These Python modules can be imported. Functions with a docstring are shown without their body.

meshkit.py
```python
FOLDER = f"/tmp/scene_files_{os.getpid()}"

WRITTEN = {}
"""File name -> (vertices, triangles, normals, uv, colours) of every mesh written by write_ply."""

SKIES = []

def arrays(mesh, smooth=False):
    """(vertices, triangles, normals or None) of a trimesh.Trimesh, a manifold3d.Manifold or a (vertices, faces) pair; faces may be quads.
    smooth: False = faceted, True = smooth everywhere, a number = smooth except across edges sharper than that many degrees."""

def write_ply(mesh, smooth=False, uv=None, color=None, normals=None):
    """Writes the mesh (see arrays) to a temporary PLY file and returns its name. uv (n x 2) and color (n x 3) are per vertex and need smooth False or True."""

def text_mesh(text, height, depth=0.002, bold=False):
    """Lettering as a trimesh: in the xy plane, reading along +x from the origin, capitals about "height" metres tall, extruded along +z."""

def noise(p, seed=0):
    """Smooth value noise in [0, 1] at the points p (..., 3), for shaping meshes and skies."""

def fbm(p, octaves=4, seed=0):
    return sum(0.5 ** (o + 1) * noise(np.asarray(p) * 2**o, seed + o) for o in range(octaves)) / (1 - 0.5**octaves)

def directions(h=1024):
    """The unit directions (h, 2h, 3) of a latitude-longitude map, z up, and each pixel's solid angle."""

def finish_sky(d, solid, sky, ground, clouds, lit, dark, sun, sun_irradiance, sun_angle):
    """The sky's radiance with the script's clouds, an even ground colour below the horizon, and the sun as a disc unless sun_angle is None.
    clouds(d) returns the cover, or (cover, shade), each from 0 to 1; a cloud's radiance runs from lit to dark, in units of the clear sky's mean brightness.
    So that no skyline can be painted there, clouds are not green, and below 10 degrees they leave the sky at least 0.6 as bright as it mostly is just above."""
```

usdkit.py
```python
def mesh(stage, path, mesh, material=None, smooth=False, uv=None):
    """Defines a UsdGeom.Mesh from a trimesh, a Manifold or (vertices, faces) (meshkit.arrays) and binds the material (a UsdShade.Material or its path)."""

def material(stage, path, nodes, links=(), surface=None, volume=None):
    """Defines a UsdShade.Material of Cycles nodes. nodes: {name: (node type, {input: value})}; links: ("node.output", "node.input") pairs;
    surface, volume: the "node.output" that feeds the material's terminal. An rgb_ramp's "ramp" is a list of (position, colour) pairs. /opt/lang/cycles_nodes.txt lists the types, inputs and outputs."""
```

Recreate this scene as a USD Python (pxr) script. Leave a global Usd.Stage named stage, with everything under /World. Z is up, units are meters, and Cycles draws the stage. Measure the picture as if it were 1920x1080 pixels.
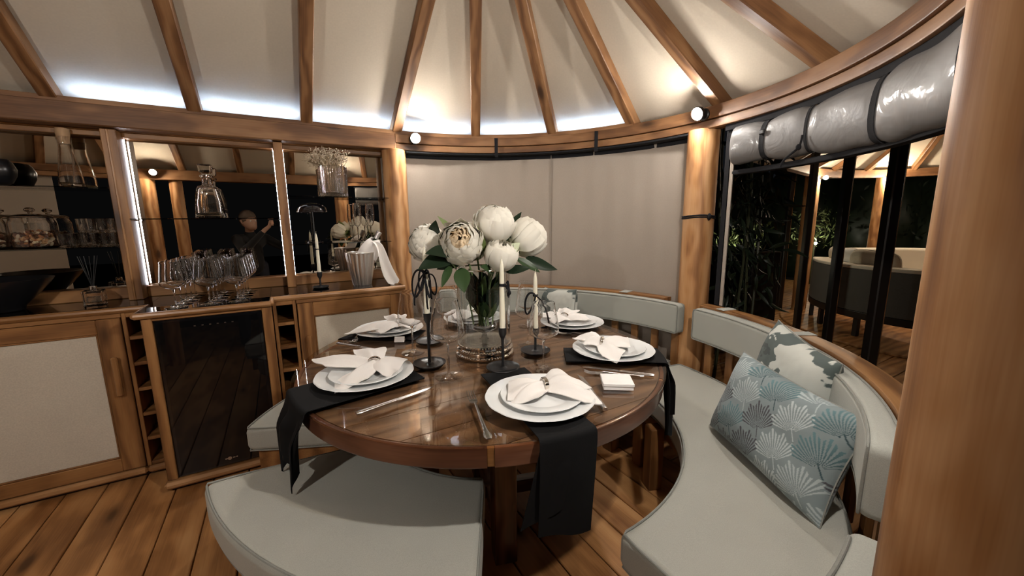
import math, random
import numpy as np
import trimesh
import usdkit, meshkit
from scipy.spatial import cKDTree
from pxr import Usd, UsdGeom, UsdShade, UsdLux, Sdf, Gf, Vt

stage = Usd.Stage.CreateInMemory()
UsdGeom.SetStageUpAxis(stage, UsdGeom.Tokens.z)
UsdGeom.SetStageMetersPerUnit(stage, 1.0)
stage.DefinePrim('/World', 'Xform')
stage.SetDefaultPrim(stage.GetPrimAtPath('/World'))
stage.DefinePrim('/World/Looks', 'Scope')
rng = np.random.default_rng(7)
random.seed(7)

# ------------------------------------------------------------------ camera, sky, light levels
CAM_F, CAM_PITCH, CAM_ROLL, CAM_YAW, CAM_Z = 741.0, 9.67, -0.61, 30.12, 1.30
EXPOSURE = 1.0
SPOT_L = 480.0          # radiance of the bulbs at the post heads
SPOT_COLOR = (1.0, 0.935, 0.86)
COVE_L = 30.0           # cool white strip on top of the ring beam
COVE_COLOR = (0.45, 0.65, 1.0)
BAR_LED_L = 13.0
FAR_L = 330.0           # bulbs of the neighbouring pavilion
NIGHT = (0.0008, 0.0009, 0.0011)


def make_camera():
    p, y, r = (math.radians(a) for a in (CAM_PITCH, CAM_YAW, CAM_ROLL))
    fwd = np.array([math.sin(y) * math.cos(p), math.cos(y) * math.cos(p), -math.sin(p)])
    right = np.array([math.cos(y), -math.sin(y), 0.0])
    up = np.cross(right, fwd)
    R = math.cos(r) * right + math.sin(r) * up
    U = math.cos(r) * up - math.sin(r) * right
    cam = UsdGeom.Camera.Define(stage, '/World/camera')
    m = Gf.Matrix4d(*R, 0, *U, 0, *(-fwd), 0, 0, 0, CAM_Z, 1)
    cam.AddTransformOp().Set(m)
    cam.CreateHorizontalApertureAttr(36.0)
    cam.CreateVerticalApertureAttr(20.25)
    cam.CreateFocalLengthAttr(CAM_F / 1920 * 36.0)
    cam.CreateClippingRangeAttr(Gf.Vec2f(0.02, 200))
    cam.CreateFStopAttr(0.0)
    cam.CreateExposureAttr(EXPOSURE)


make_camera()
dome = UsdLux.DomeLight.Define(stage, '/World/night_sky')
dome.CreateIntensityAttr(1.0)
dome.CreateColorAttr(Gf.Vec3f(*NIGHT))

# ------------------------------------------------------------------ plan of the pavilion
CX, CY = 0.72, 1.455      # middle of the round dining end
C2X = -1.40               # middle of the other round end
RING = 1.30               # inner radius of the ring beam
ZB0, ZB1 = 1.775, 1.885   # bottom and top of the ring beam
ZAPEX = 2.70
TOP = 0.755               # table top
SEAT = 0.468
WT = 0.905                # bar worktop


def pol(th, r, z=0.0, cx=CX, cy=CY):
    a = math.radians(th)
    return np.array([cx + r * math.sin(a), cy + r * math.cos(a), z])


# ------------------------------------------------------------------ materials
LOOK = '/World/Looks/'
M = {}


def mat(name, nodes, links=(), surface='p.BSDF', volume=None):
    M[name] = usdkit.material(stage, LOOK + name, nodes, links, surface=surface, volume=volume)
    return M[name]


def plain(name, col, rough=0.5, **kw):
    n = {'p': ('principled_bsdf', {'base_color': col, 'roughness': rough, **kw})}
    return mat(name, n)


def wood(name, dark, mid, light, rough=0.5, grain=1.0, knots=True, coat=0.0, bump=0.15, spec=0.4, wavescale=5.0):
    """Solid wood from the primvar gco: metres in the piece's own frame, grain along x."""
    n = {
        'a': ('attribute', {'attribute': 'gco'}),
        'm1': ('mapping', {'scale': (0.9 * grain, 9 * grain, 9 * grain)}),
        'n1': ('noise_texture', {'scale': 1.6, 'detail': 3.0, 'roughness': 0.55}),
        'm2': ('mapping', {'scale': (0.35, 1.0, 1.0)}),
        'w': ('wave_texture', {'wave_type': 'bands', 'bands_direction': 'y', 'scale': wavescale * grain, 'distortion': 7.0, 'detail': 2.5, 'detail_scale': 1.4, 'detail_roughness': 0.6}),
        'm3': ('mapping', {'scale': (5, 160, 160)}),
        'n3': ('noise_texture', {'scale': 1.2, 'detail': 2.0}),
        'mx1': ('mix_float', {'fac': 0.42}),
        'mx2': ('mix_float', {'fac': 0.22}),
        'r': ('rgb_ramp', {'ramp': [(0.0, dark), (0.27, dark), (0.5, mid), (0.74, light), (1.0, light)]}),
        'm4': ('mapping', {'scale': (1.9, 5.5, 5.5)}),
        'v': ('voronoi_texture', {'scale': 1.0, 'feature': 'f1', 'randomness': 1.0}),
        'kr': ('rgb_ramp', {'ramp': [(0.0, (1, 1, 1)), (0.07, (0.9, 0.9, 0.9)), (0.12, (0.35, 0.35, 0.35)), (0.2, (0, 0, 0)), (1, (0, 0, 0))]}),
        'km': ('mix', {'mix_type': 'mix', 'color2': tuple(0.35 * c for c in dark)}),
        'b': ('bump', {'strength': bump, 'distance': 0.004}),
        'p': ('principled_bsdf', {'roughness': rough, 'specular_ior_level': spec, 'coat_weight': coat, 'coat_roughness': 0.08}),
    }
    l = [('a.vector', 'm1.vector'), ('m1.vector', 'n1.vector'), ('a.vector', 'm2.vector'), ('m2.vector', 'w.vector'),
         ('a.vector', 'm3.vector'), ('m3.vector', 'n3.vector'), ('n1.fac', 'mx1.a'), ('w.fac', 'mx1.b'), ('mx1.result', 'mx2.a'), ('n3.fac', 'mx2.b'),
         ('mx2.result', 'r.fac'), ('mx2.result', 'b.height'), ('b.normal', 'p.normal')]
    if knots:
        l += [('a.vector', 'm4.vector'), ('m4.vector', 'v.vector'), ('v.distance', 'kr.fac'), ('kr.color', 'km.fac'), ('r.color', 'km.color1'), ('km.color', 'p.base_color')]
    else:
        for k in ('m4', 'v', 'kr', 'km'):
            n.pop(k)
        l += [('r.color', 'p.base_color')]
    return mat(name, n, l)


def cloth(name, col, weave=900.0, var=0.12, rough=0.85, sheen=0.15, bump=0.25, trans=0.0):
    hi = tuple(min(1, c * (1 + var)) for c in col)
    lo = tuple(c * (1 - var) for c in col)
    n = {
        't': ('texture_coordinate', {}),
        'n1': ('noise_texture', {'scale': weave * 0.4, 'detail': 2.0}),
        'n2': ('noise_texture', {'scale': 6.0, 'detail': 3.0}),
        'mf': ('mix_float', {'fac': 0.3}),
        'r': ('rgb_ramp', {'ramp': [(0.3, lo), (0.7, hi)]}),
        'b': ('bump', {'strength': bump, 'distance': 0.001}),
        'p': ('principled_bsdf', {'roughness': rough, 'sheen_weight': sheen, 'specular_ior_level': 0.2}),
    }
    l = [('t.object', 'n1.vector'), ('t.object', 'n2.vector'), ('n1.fac', 'mf.a'), ('n2.fac', 'mf.b'), ('mf.result', 'r.fac'), ('r.color', 'p.base_color'), ('n1.fac', 'b.height'), ('b.normal', 'p.normal')]
    if trans:
        n['tr'] = ('translucent_bsdf', {'color': col})
        n['mx'] = ('mix_closure', {'fac': trans})
        l += [('p.BSDF', 'mx.closure1'), ('tr.BSDF', 'mx.closure2')]
        return mat(name, n, l, surface='mx.closure')
    return mat(name, n, l)


def pane(name, tint=(1, 1, 1), ior=1.5, rough=0.0, gloss=(1, 1, 1), both=False):
    """Thin clear glass: plain see-through with a Fresnel gloss on the side that faces out."""
    n = {'f': ('fresnel', {'IOR': ior}), 'g0': ('geometry', {}), 's': ('math', {'math_type': 'subtract', 'value1': 1.0}), 'k': ('math', {'math_type': 'multiply'}),
         't': ('transparent_bsdf', {'color': tint}), 'g': ('glossy_bsdf', {'color': gloss, 'roughness': rough}), 'x': ('mix_closure', {})}
    if both:   # blown glass: a single wall that glints at its edges from either side
        n = {'lw': ('layer_weight', {'blend': 0.5}), 'pw': ('math', {'math_type': 'power', 'value2': 2.0}), 'ma': ('math', {'math_type': 'multiply_add', 'value2': 0.72, 'value3': 0.04}),
             't': n['t'], 'g': n['g'], 'x': n['x']}
        return mat(name, n, [('lw.facing', 'pw.value1'), ('pw.value', 'ma.value1'), ('ma.value', 'x.fac'), ('t.BSDF', 'x.closure1'), ('g.BSDF', 'x.closure2')], surface='x.closure')
    return mat(name, n, [('g0.backfacing', 's.value2'), ('s.value', 'k.value1'), ('f.fac', 'k.value2'), ('k.value', 'x.fac'), ('t.BSDF', 'x.closure1'), ('g.BSDF', 'x.closure2')], surface='x.closure')


def emit(name, col, strength):
    return mat(name, {'e': ('emission', {'color': col, 'strength': strength})}, surface='e.emission')


def tinted(name, rough=0.8, trans=0.0, sheen=0.1):
    n = {'a': ('attribute', {'attribute': 'tint'}), 'n': ('noise_texture', {'scale': 420.0}), 't': ('texture_coordinate', {}), 'b': ('bump', {'strength': 0.2, 'distance': 0.001}),
         'p': ('principled_bsdf', {'roughness': rough, 'sheen_weight': sheen, 'specular_ior_level': 0.25})}
    l = [('a.color', 'p.base_color'), ('t.object', 'n.vector'), ('n.fac', 'b.height'), ('b.normal', 'p.normal')]
    if trans:
        n['tr'] = ('translucent_bsdf', {})
        n['mx'] = ('mix_closure', {'fac': trans})
        l += [('a.color', 'tr.color'), ('p.BSDF', 'mx.closure1'), ('tr.BSDF', 'mx.closure2')]
        return mat(name, n, l, surface='mx.closure')
    return mat(name, n, l)


wood('wood_post', (0.25, 0.104, 0.038), (0.48, 0.238, 0.092), (0.63, 0.365, 0.175), rough=0.5)
wood('wood_beam', (0.11, 0.047, 0.018), (0.215, 0.102, 0.041), (0.30, 0.157, 0.070), rough=0.5)
wood('wood_bar', (0.125, 0.052, 0.017), (0.245, 0.112, 0.038), (0.345, 0.17, 0.062), rough=0.42, grain=0.8)
wood('wood_bar_edge', (0.20, 0.092, 0.03), (0.33, 0.165, 0.065), (0.42, 0.225, 0.098), rough=0.35, knots=False)
wood('wood_floor', (0.22, 0.092, 0.029), (0.40, 0.186, 0.064), (0.52, 0.275, 0.11), rough=0.45, grain=0.8)
wood('wood_floor_pale', (0.25, 0.11, 0.037), (0.46, 0.222, 0.080), (0.58, 0.32, 0.13), rough=0.45, grain=0.7)
wood('wood_table', (0.085, 0.049, 0.028), (0.17, 0.103, 0.060), (0.25, 0.16, 0.095), rough=0.35, coat=0.3)
wood('wood_rim', (0.075, 0.030, 0.017), (0.14, 0.060, 0.034), (0.21, 0.098, 0.056), rough=0.3, coat=0.35, knots=False)
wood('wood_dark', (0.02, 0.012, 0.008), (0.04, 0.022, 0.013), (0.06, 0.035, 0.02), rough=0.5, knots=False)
cloth('roof_canvas', (0.54, 0.475, 0.38), weave=300, var=0.04, bump=0.05)
cloth('screen_canvas', (0.355, 0.305, 0.257), weave=500, var=0.05, bump=0.08)
cloth('seat_fabric', (0.40, 0.40, 0.355), weave=1100, var=0.10)
cloth('back_fabric', (0.40, 0.41, 0.37), weave=1100, var=0.10)
cloth('piping', (0.25, 0.255, 0.23), weave=1100, var=0.15)
cloth('black_cloth', (0.0055, 0.0055, 0.006), weave=900, var=0.2, sheen=0.0)
cloth('white_linen', (0.80, 0.77, 0.74), weave=1300, var=0.04, bump=0.12)
cloth('cream_weave', (0.55, 0.49, 0.40), weave=420, var=0.10, bump=0.3)
cloth('cream_cushion', (0.72, 0.66, 0.56), weave=700, var=0.07)
cloth('grey_weave', (0.10, 0.096, 0.09), weave=300, var=0.1)
mat('blind', {'t': ('texture_coordinate', {}), 'n': ('noise_texture', {'scale': 9.0, 'detail': 3.0, 'distortion': 1.2}), 'b': ('bump', {'strength': 0.35, 'distance': 0.012}), 'p': ('principled_bsdf', {'base_color': (0.135, 0.130, 0.126), 'roughness': 0.55, 'coat_weight': 0.20, 'coat_roughness': 0.12})},
    [('t.object', 'n.vector'), ('n.fac', 'b.height'), ('b.normal', 'p.normal'), ('b.normal', 'p.coat_normal')])
cloth('webbing', (0.012, 0.012, 0.014), weave=900, var=0.2, sheen=0.0)
cloth('jumper', (0.02, 0.02, 0.022), weave=700, var=0.2)
tinted('printed_fabric')
tinted('petal', rough=0.6, trans=0.25, sheen=0.0)
tinted('leaf', rough=0.35, trans=0.12, sheen=0.0)
tinted('nut', rough=0.5)
plain('porcelain', (0.80, 0.82, 0.82), 0.12, coat_weight=0.3)
plain('silver', (0.80, 0.77, 0.72), 0.09, metallic=1.0)
plain('polished_steel', (0.88, 0.86, 0.83), 0.27, metallic=1.0)
plain('steel', (0.62, 0.60, 0.58), 0.22, metallic=1.0)
plain('chrome', (0.85, 0.85, 0.86), 0.05, metallic=1.0)
plain('black_metal', (0.012, 0.012, 0.013), 0.38)
plain('black_gloss', (0.006, 0.006, 0.007), 0.04, coat_weight=0.5)
plain('black_glass', (0.004, 0.004, 0.0045), 0.015, specular_ior_level=0.6)
plain('black_ceramic', (0.008, 0.008, 0.009), 0.25)
plain('dark_plastic', (0.015, 0.015, 0.016), 0.5)
plain('wax', (0.80, 0.75, 0.58), 0.42, subsurface_weight=0.25, subsurface_scale=0.01, subsurface_radius=(1.0, 0.8, 0.5))
plain('wick', (0.7, 0.66, 0.5), 0.8)
plain('white_card', (0.82, 0.80, 0.78), 0.5)
plain('mirror', (0.47, 0.42, 0.35), 0.0, metallic=1.0)
plain('brass', (0.25, 0.16, 0.07), 0.35, metallic=1.0)
plain('cork', (0.42, 0.27, 0.15), 0.8)
plain('skin', (0.50, 0.30, 0.22), 0.5)
plain('hair', (0.10, 0.07, 0.05), 0.7)
plain('eye_white', (0.7, 0.7, 0.68), 0.2)
plain('eye_dark', (0.02, 0.015, 0.01), 0.2)
plain('lip', (0.40, 0.16, 0.13), 0.45)
plain('denim', (0.02, 0.025, 0.04), 0.85)
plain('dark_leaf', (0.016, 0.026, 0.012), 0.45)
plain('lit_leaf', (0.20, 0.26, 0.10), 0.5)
plain('cane', (0.05, 0.055, 0.025), 0.5)
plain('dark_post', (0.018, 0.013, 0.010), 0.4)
plain('phone_glass', (0.006, 0.006, 0.007), 0.06)
plain('soil', (0.01, 0.01, 0.009), 0.9)
plain('gypsophila', (0.62, 0.52, 0.40), 0.8)
plain('straw', (0.30, 0.22, 0.13), 0.8)
plain('stem_green', (0.10, 0.16, 0.05), 0.5)
plain('foil', (0.62, 0.60, 0.58), 0.3, metallic=0.8)
plain('bottle_green', (0.01, 0.02, 0.01), 0.08)
plain('liquid_oil', (0.62, 0.58, 0.50), 0.05, transmission_weight=0.9)
pane('thin_glass', (0.975, 0.975, 0.975), 1.75, both=True)
pane('vase_glass', (0.95, 0.96, 0.955), 1.6, both=True)
pane('cut_glass', (0.86, 0.87, 0.87), 1.6, rough=0.02, both=True)
pane('shelf_glass', (0.55, 0.58, 0.58), 1.5)
pane('bar_top_glass', (0.20, 0.17, 0.15), 1.62)
pane('table_glass', (0.92, 0.87, 0.81), 1.62)
pane('clear_sheet', (0.88, 0.88, 0.88), 1.45, rough=0.03)
mat('solid_glass', {'p': ('principled_bsdf', {'base_color': (1, 1, 1), 'roughness': 0.0, 'transmission_weight': 1.0, 'ior': 1.48})})
emit('bulb', SPOT_COLOR, SPOT_L)
emit('bulb_entrance', SPOT_COLOR, SPOT_L * 1.7)
emit('cove_led', COVE_COLOR, COVE_L)
emit('bar_led', (0.95, 0.93, 1.0), BAR_LED_L)
emit('far_bulb', (1.0, 0.84, 0.62), FAR_L)
emit('garden_lamp', (1.0, 0.95, 0.72), 110.0)


# ------------------------------------------------------------------ prim helpers
def taken(path):
    if not stage.GetPrimAtPath(path).IsValid():
        return path
    k = 1
    while stage.GetPrimAtPath(f'{path}_{k:03d}').IsValid():
        k += 1
    return f'{path}_{k:03d}'


def path_of(o):
    return o if isinstance(o, str) else str(o.GetPath())


_counts = {}


def fresh(parent, name):
    key = f'{path_of(parent)}/{name}'
    k = _counts.get(key, 0)
    _counts[key] = k + 1
    return key if k == 0 else f'{key}_{k:03d}'


def put(name, mesh, m, parent='/World', smooth=35, grain=None, tint=None, label=None):
    """ONE Mesh prim. grain: axis (0, 1, 2), or an (n x 3) array of wood coordinates; tint: (n x 3) colours."""
    path = fresh(parent, name)
    if hasattr(mesh, 'vertices'):
        V0, F0 = np.asarray(mesh.vertices, float), np.asarray(mesh.faces)
    else:
        V0, F0 = np.asarray(mesh[0], float), np.asarray(mesh[1])
        if F0.shape[1] == 4:
            F0 = np.vstack([F0[:, [0, 1, 2]], F0[:, [0, 2, 3]]])
    v, f, n = meshkit.arrays((V0, F0), smooth)
    x = UsdGeom.Mesh.Define(stage, path)
    x.CreatePointsAttr(Vt.Vec3fArray.FromNumpy(v.astype(np.float32)))
    x.CreateFaceVertexCountsAttr(Vt.IntArray.FromNumpy(np.full(len(f), 3, np.int32)))
    x.CreateFaceVertexIndicesAttr(Vt.IntArray.FromNumpy(f.astype(np.int32).ravel()))
    x.CreateSubdivisionSchemeAttr('none')
    if n is not None:
        x.CreateNormalsAttr(Vt.Vec3fArray.FromNumpy(n.astype(np.float32)))
        x.SetNormalsInterpolation('vertex')
    same = len(v) == len(V0) and np.array_equal(v, V0)

    def carry(a):
        a = np.asarray(a, float)
        return a if same else a[cKDTree(V0).query(v)[1]]

    api = UsdGeom.PrimvarsAPI(x)
    if grain is not None:
        if np.ndim(grain) == 0:
            g = np.roll(v, -int(grain), axis=1)
        else:
            g = carry(grain)
        g = g + rng.uniform(0, 30, 3)
        api.CreatePrimvar('gco', Sdf.ValueTypeNames.Float3Array, 'vertex').Set(Vt.Vec3fArray.FromNumpy(g.astype(np.float32)))
    if tint is not None:
        api.CreatePrimvar('tint', Sdf.ValueTypeNames.Color3fArray, 'vertex').Set(Vt.Vec3fArray.FromNumpy(carry(tint).astype(np.float32)))
    UsdShade.MaterialBindingAPI.Apply(x.GetPrim()).Bind(M[m])
    p = x.GetPrim()
    if label:
        p.SetCustomDataByKey('label', label)
    return p


def tag(o, label=None, cat=None, group=None, kind=None):
    for k, t in (('label', label), ('category', cat), ('group', group), ('kind', kind)):
        if t:
            o.SetCustomDataByKey(k, t)
    return o


def thing(name, label, cat, loc=(0, 0, 0), rz=0.0, group=None, kind=None):
    x = UsdGeom.Xform.Define(stage, fresh('/World', name))
    x.AddTranslateOp().Set(Gf.Vec3d(*[float(a) for a in loc]))
    x.AddRotateZOp().Set(float(rz))
    return tag(x.GetPrim(), label, cat, group, kind)


def struct(name):
    x = UsdGeom.Xform.Define(stage, fresh('/World', name))
    return tag(x.GetPrim(), kind='structure')


def dup(src, loc, rz=0.0, label=None, group=None, scale=None):
    was = src.GetCustomData()
    nm = src.GetName()
    base = nm[:-4] if nm[-4:-3] == '_' and nm[-3:].isdigit() else nm
    x = UsdGeom.Xform.Define(stage, fresh('/World', base))
    x.GetPrim().GetReferences().AddInternalReference(src.GetPath())
    x.GetPrim().SetInstanceable(True)
    x.GetPrim().GetAttribute('xformOp:translate').Set(Gf.Vec3d(*[float(a) for a in loc]))
    x.GetPrim().GetAttribute('xformOp:rotateZ').Set(float(rz))
    return tag(x.GetPrim(), label or was['label'], was['category'], group or was.get('group'))


# ------------------------------------------------------------------ mesh helpers
def cat(*ms):
    vs, fs, n = [], [], 0
    for m in ms:
        v, f = (np.asarray(m.vertices), np.asarray(m.faces)) if hasattr(m, 'vertices') else (np.asarray(m[0], float), np.asarray(m[1]))
        if f.shape[1] == 4:
            f = np.vstack([f[:, [0, 1, 2]], f[:, [0, 2, 3]]])
        vs.append(v)
        fs.append(f + n)
        n += len(v)
    return np.vstack(vs), np.vstack(fs)


def xf(m, R=None, t=None, s=None):
    v, f = (np.asarray(m.vertices), np.asarray(m.faces)) if hasattr(m, 'vertices') else m
    v = np.asarray(v, float).copy()
    if s is not None:
        v = v * np.asarray(s)
    if R is not None:
        v = v @ np.asarray(R).T
    if t is not None:
        v = v + np.asarray(t)
    return v, f


def rot(axis, deg):
    return trimesh.transformations.rotation_matrix(math.radians(deg), axis)[:3, :3]


def rz(deg):
    return rot([0, 0, 1], deg)


def box(x0, x1, y0, y1, z0, z1, b=0.002):
    """Chamfered box."""
    lo, hi = np.array([min(x0, x1), min(y0, y1), min(z0, z1)]), np.array([max(x0, x1), max(y0, y1), max(z0, z1)])
    b = min(b, 0.45 * (hi - lo).min())
    c, h = (lo + hi) / 2, (hi - lo) / 2
    pts = []
    for sx in (-1, 1):
        for sy in (-1, 1):
            for sz in (-1, 1):
                s = np.array([sx, sy, sz])
                for k in range(3):
                    d = h - b
                    d[k] = h[k]
                    pts.append(c + s * d)
    hull = trimesh.convex.convex_hull(np.array(pts))
    return hull.vertices.copy(), hull.faces.copy()


def obox(c, size, deg=0.0, b=0.002, R=None):
    sx, sy, sz = size
    m = box(-sx / 2, sx / 2, -sy / 2, sy / 2, -sz / 2, sz / 2, b)
    return xf(m, R if R is not None else rz(deg), c)


def beam(p, q, w, h, b=0.003, up=(0, 0, 1)):
    """Bar from p to q, w wide, h high; returns the mesh and its wood coordinates (grain along it)."""
    p, q = np.asarray(p, float), np.asarray(q, float)
    d = q - p
    L = np.linalg.norm(d)
    x = d / L
    y = np.cross(up, x)
    y /= np.linalg.norm(y)
    z = np.cross(x, y)
    v, f = box(0, L, -w / 2, w / 2, -h / 2, h / 2, b)
    # extra cuts are not needed: the wood is solid texture
    R = np.stack([x, y, z], 1)
    return (v @ R.T + p, f), v


def loft(P, closed=False, caps=True, wrap=True):
    """P (sections, points, 3): skin. wrap: the sections are closed curves; closed: the sections close too."""
    P = np.asarray(P, float)
    n, m, _ = P.shape
    V = P.reshape(-1, 3)
    F = []
    i = np.arange(n if closed else n - 1)
    j = np.arange(m if wrap else m - 1)
    I, J = np.meshgrid(i, j, indexing='ij')
    a = I * m + J
    b = I * m + (J + 1) % m
    c = ((I + 1) % n) * m + (J + 1) % m
    d = ((I + 1) % n) * m + J
    F = [np.stack([a, b, c], -1).reshape(-1, 3), np.stack([a, c, d], -1).reshape(-1, 3)]
    if caps and not closed and wrap:
        V = np.vstack([V, P[0].mean(0), P[-1].mean(0)])
        k = np.arange(m)
        F.append(np.stack([np.full(m, n * m), (k + 1) % m, k], 1))
        F.append(np.stack([np.full(m, n * m + 1), (n - 1) * m + k, (n - 1) * m + (k + 1) % m], 1))
    F = np.vstack(F)
    # outward orientation
    t = V[F]
    vol = np.einsum('ij,ij->i', t[:, 0], np.cross(t[:, 1], t[:, 2])).sum()
    if wrap and vol < 0:
        F = F[:, ::-1]
    return V, F


def lathe(profile, n=36, close=True, open_=False):
    """Revolve (r, z) points about z; r = 0 ends close the shape."""
    pr = np.array([(max(r, 1e-5), z) for r, z in profile], float)
    a = np.linspace(0, 2 * math.pi, n, endpoint=False)
    P = np.stack([np.stack([r * np.cos(a), r * np.sin(a), np.full(n, z)], 1) for r, z in pr])
    return loft(P, caps=close and not open_)


def spline(pts, n):
    pts = np.asarray(pts, float)
    k = len(pts)
    if k == 2:
        return pts[0] + (pts[1] - pts[0]) * np.linspace(0, 1, n)[:, None]
    from scipy.interpolate import CubicSpline
    d = np.r_[0, np.cumsum(np.linalg.norm(np.diff(pts, axis=0), axis=1) ** 0.5)]
    return CubicSpline(d, pts)(np.linspace(0, d[-1], n))


def tube(pts, r, n=8, closed=False, flat=1.0):
    """Tube along points; r number or per point; flat scales the second axis."""
    pts = np.asarray(pts, float)
    k = len(pts)
    r = np.broadcast_to(np.asarray(r, float), (k,))
    t = np.roll(pts, -1, 0) - np.roll(pts, 1, 0) if closed else np.gradient(pts, axis=0)
    t /= np.maximum(np.linalg.norm(t, axis=1, keepdims=True), 1e-12)
    u = np.cross(t[0], [0, 0, 1.0])
    if np.linalg.norm(u) < 1e-3:
        u = np.cross(t[0], [1.0, 0, 0])
    u /= np.linalg.norm(u)
    a = np.linspace(0, 2 * math.pi, n, endpoint=False)
    P = []
    for i in range(k):
        u = u - t[i] * (u @ t[i])
        u /= max(np.linalg.norm(u), 1e-9)
        w = np.cross(t[i], u)
        P.append(pts[i] + r[i] * (np.cos(a)[:, None] * u + flat * np.sin(a)[:, None] * w))
    return loft(np.array(P), closed=closed)


def ball(c, r, n=2, s=(1, 1, 1)):
    m = trimesh.creation.icosphere(n, 1.0)
    return m.vertices * np.asarray(s) * r + np.asarray(c), m.faces


def sheet(G, t):
    """Grid of points (a, b, 3) to a closed thin shell of thickness t."""
    G = np.asarray(G, float)
    du, dv = np.gradient(G, axis=0), np.gradient(G, axis=1)
    N = np.cross(du, dv)
    N /= np.maximum(np.linalg.norm(N, axis=-1, keepdims=True), 1e-9)
    a, b, _ = G.shape
    top, bot = G + N * t / 2, G - N * t / 2
    V = np.vstack([top.reshape(-1, 3), bot.reshape(-1, 3)])
    I, J = np.meshgrid(np.arange(a - 1), np.arange(b - 1), indexing='ij')
    q = np.stack([I * b + J, (I + 1) * b + J, (I + 1) * b + J + 1, I * b + J + 1], -1).reshape(-1, 4)
    o = a * b
    ring = [(i, 0) for i in range(a)] + [(a - 1, j) for j in range(1, b)] + [(i, b - 1) for i in range(a - 2, -1, -1)] + [(0, j) for j in range(b - 2, 0, -1)]
    e = np.array([i * b + j for i, j in ring])
    e2 = np.roll(e, -1)
    side = np.stack([e, e + o, e2 + o, e2], 1)
    Q = np.vstack([q, q[:, ::-1] + o, side])
    return V, np.vstack([Q[:, [0, 1, 2]], Q[:, [0, 2, 3]]])


def rrect(x0, x1, y0, y1, r, k=4):
    """Rounded rectangle, counter-clockwise."""
    r = min(r, 0.499 * (x1 - x0), 0.499 * (y1 - y0))
    out = []
    for cx, cy, a0 in ((x1 - r, y0 + r, -90), (x1 - r, y1 - r, 0), (x0 + r, y1 - r, 90), (x0 + r, y0 + r, 180)):
        for i in range(k + 1):
            a = math.radians(a0 + 90 * i / k)
            out.append((cx + r * math.cos(a), cy + r * math.sin(a)))
    return np.array(out)


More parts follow.
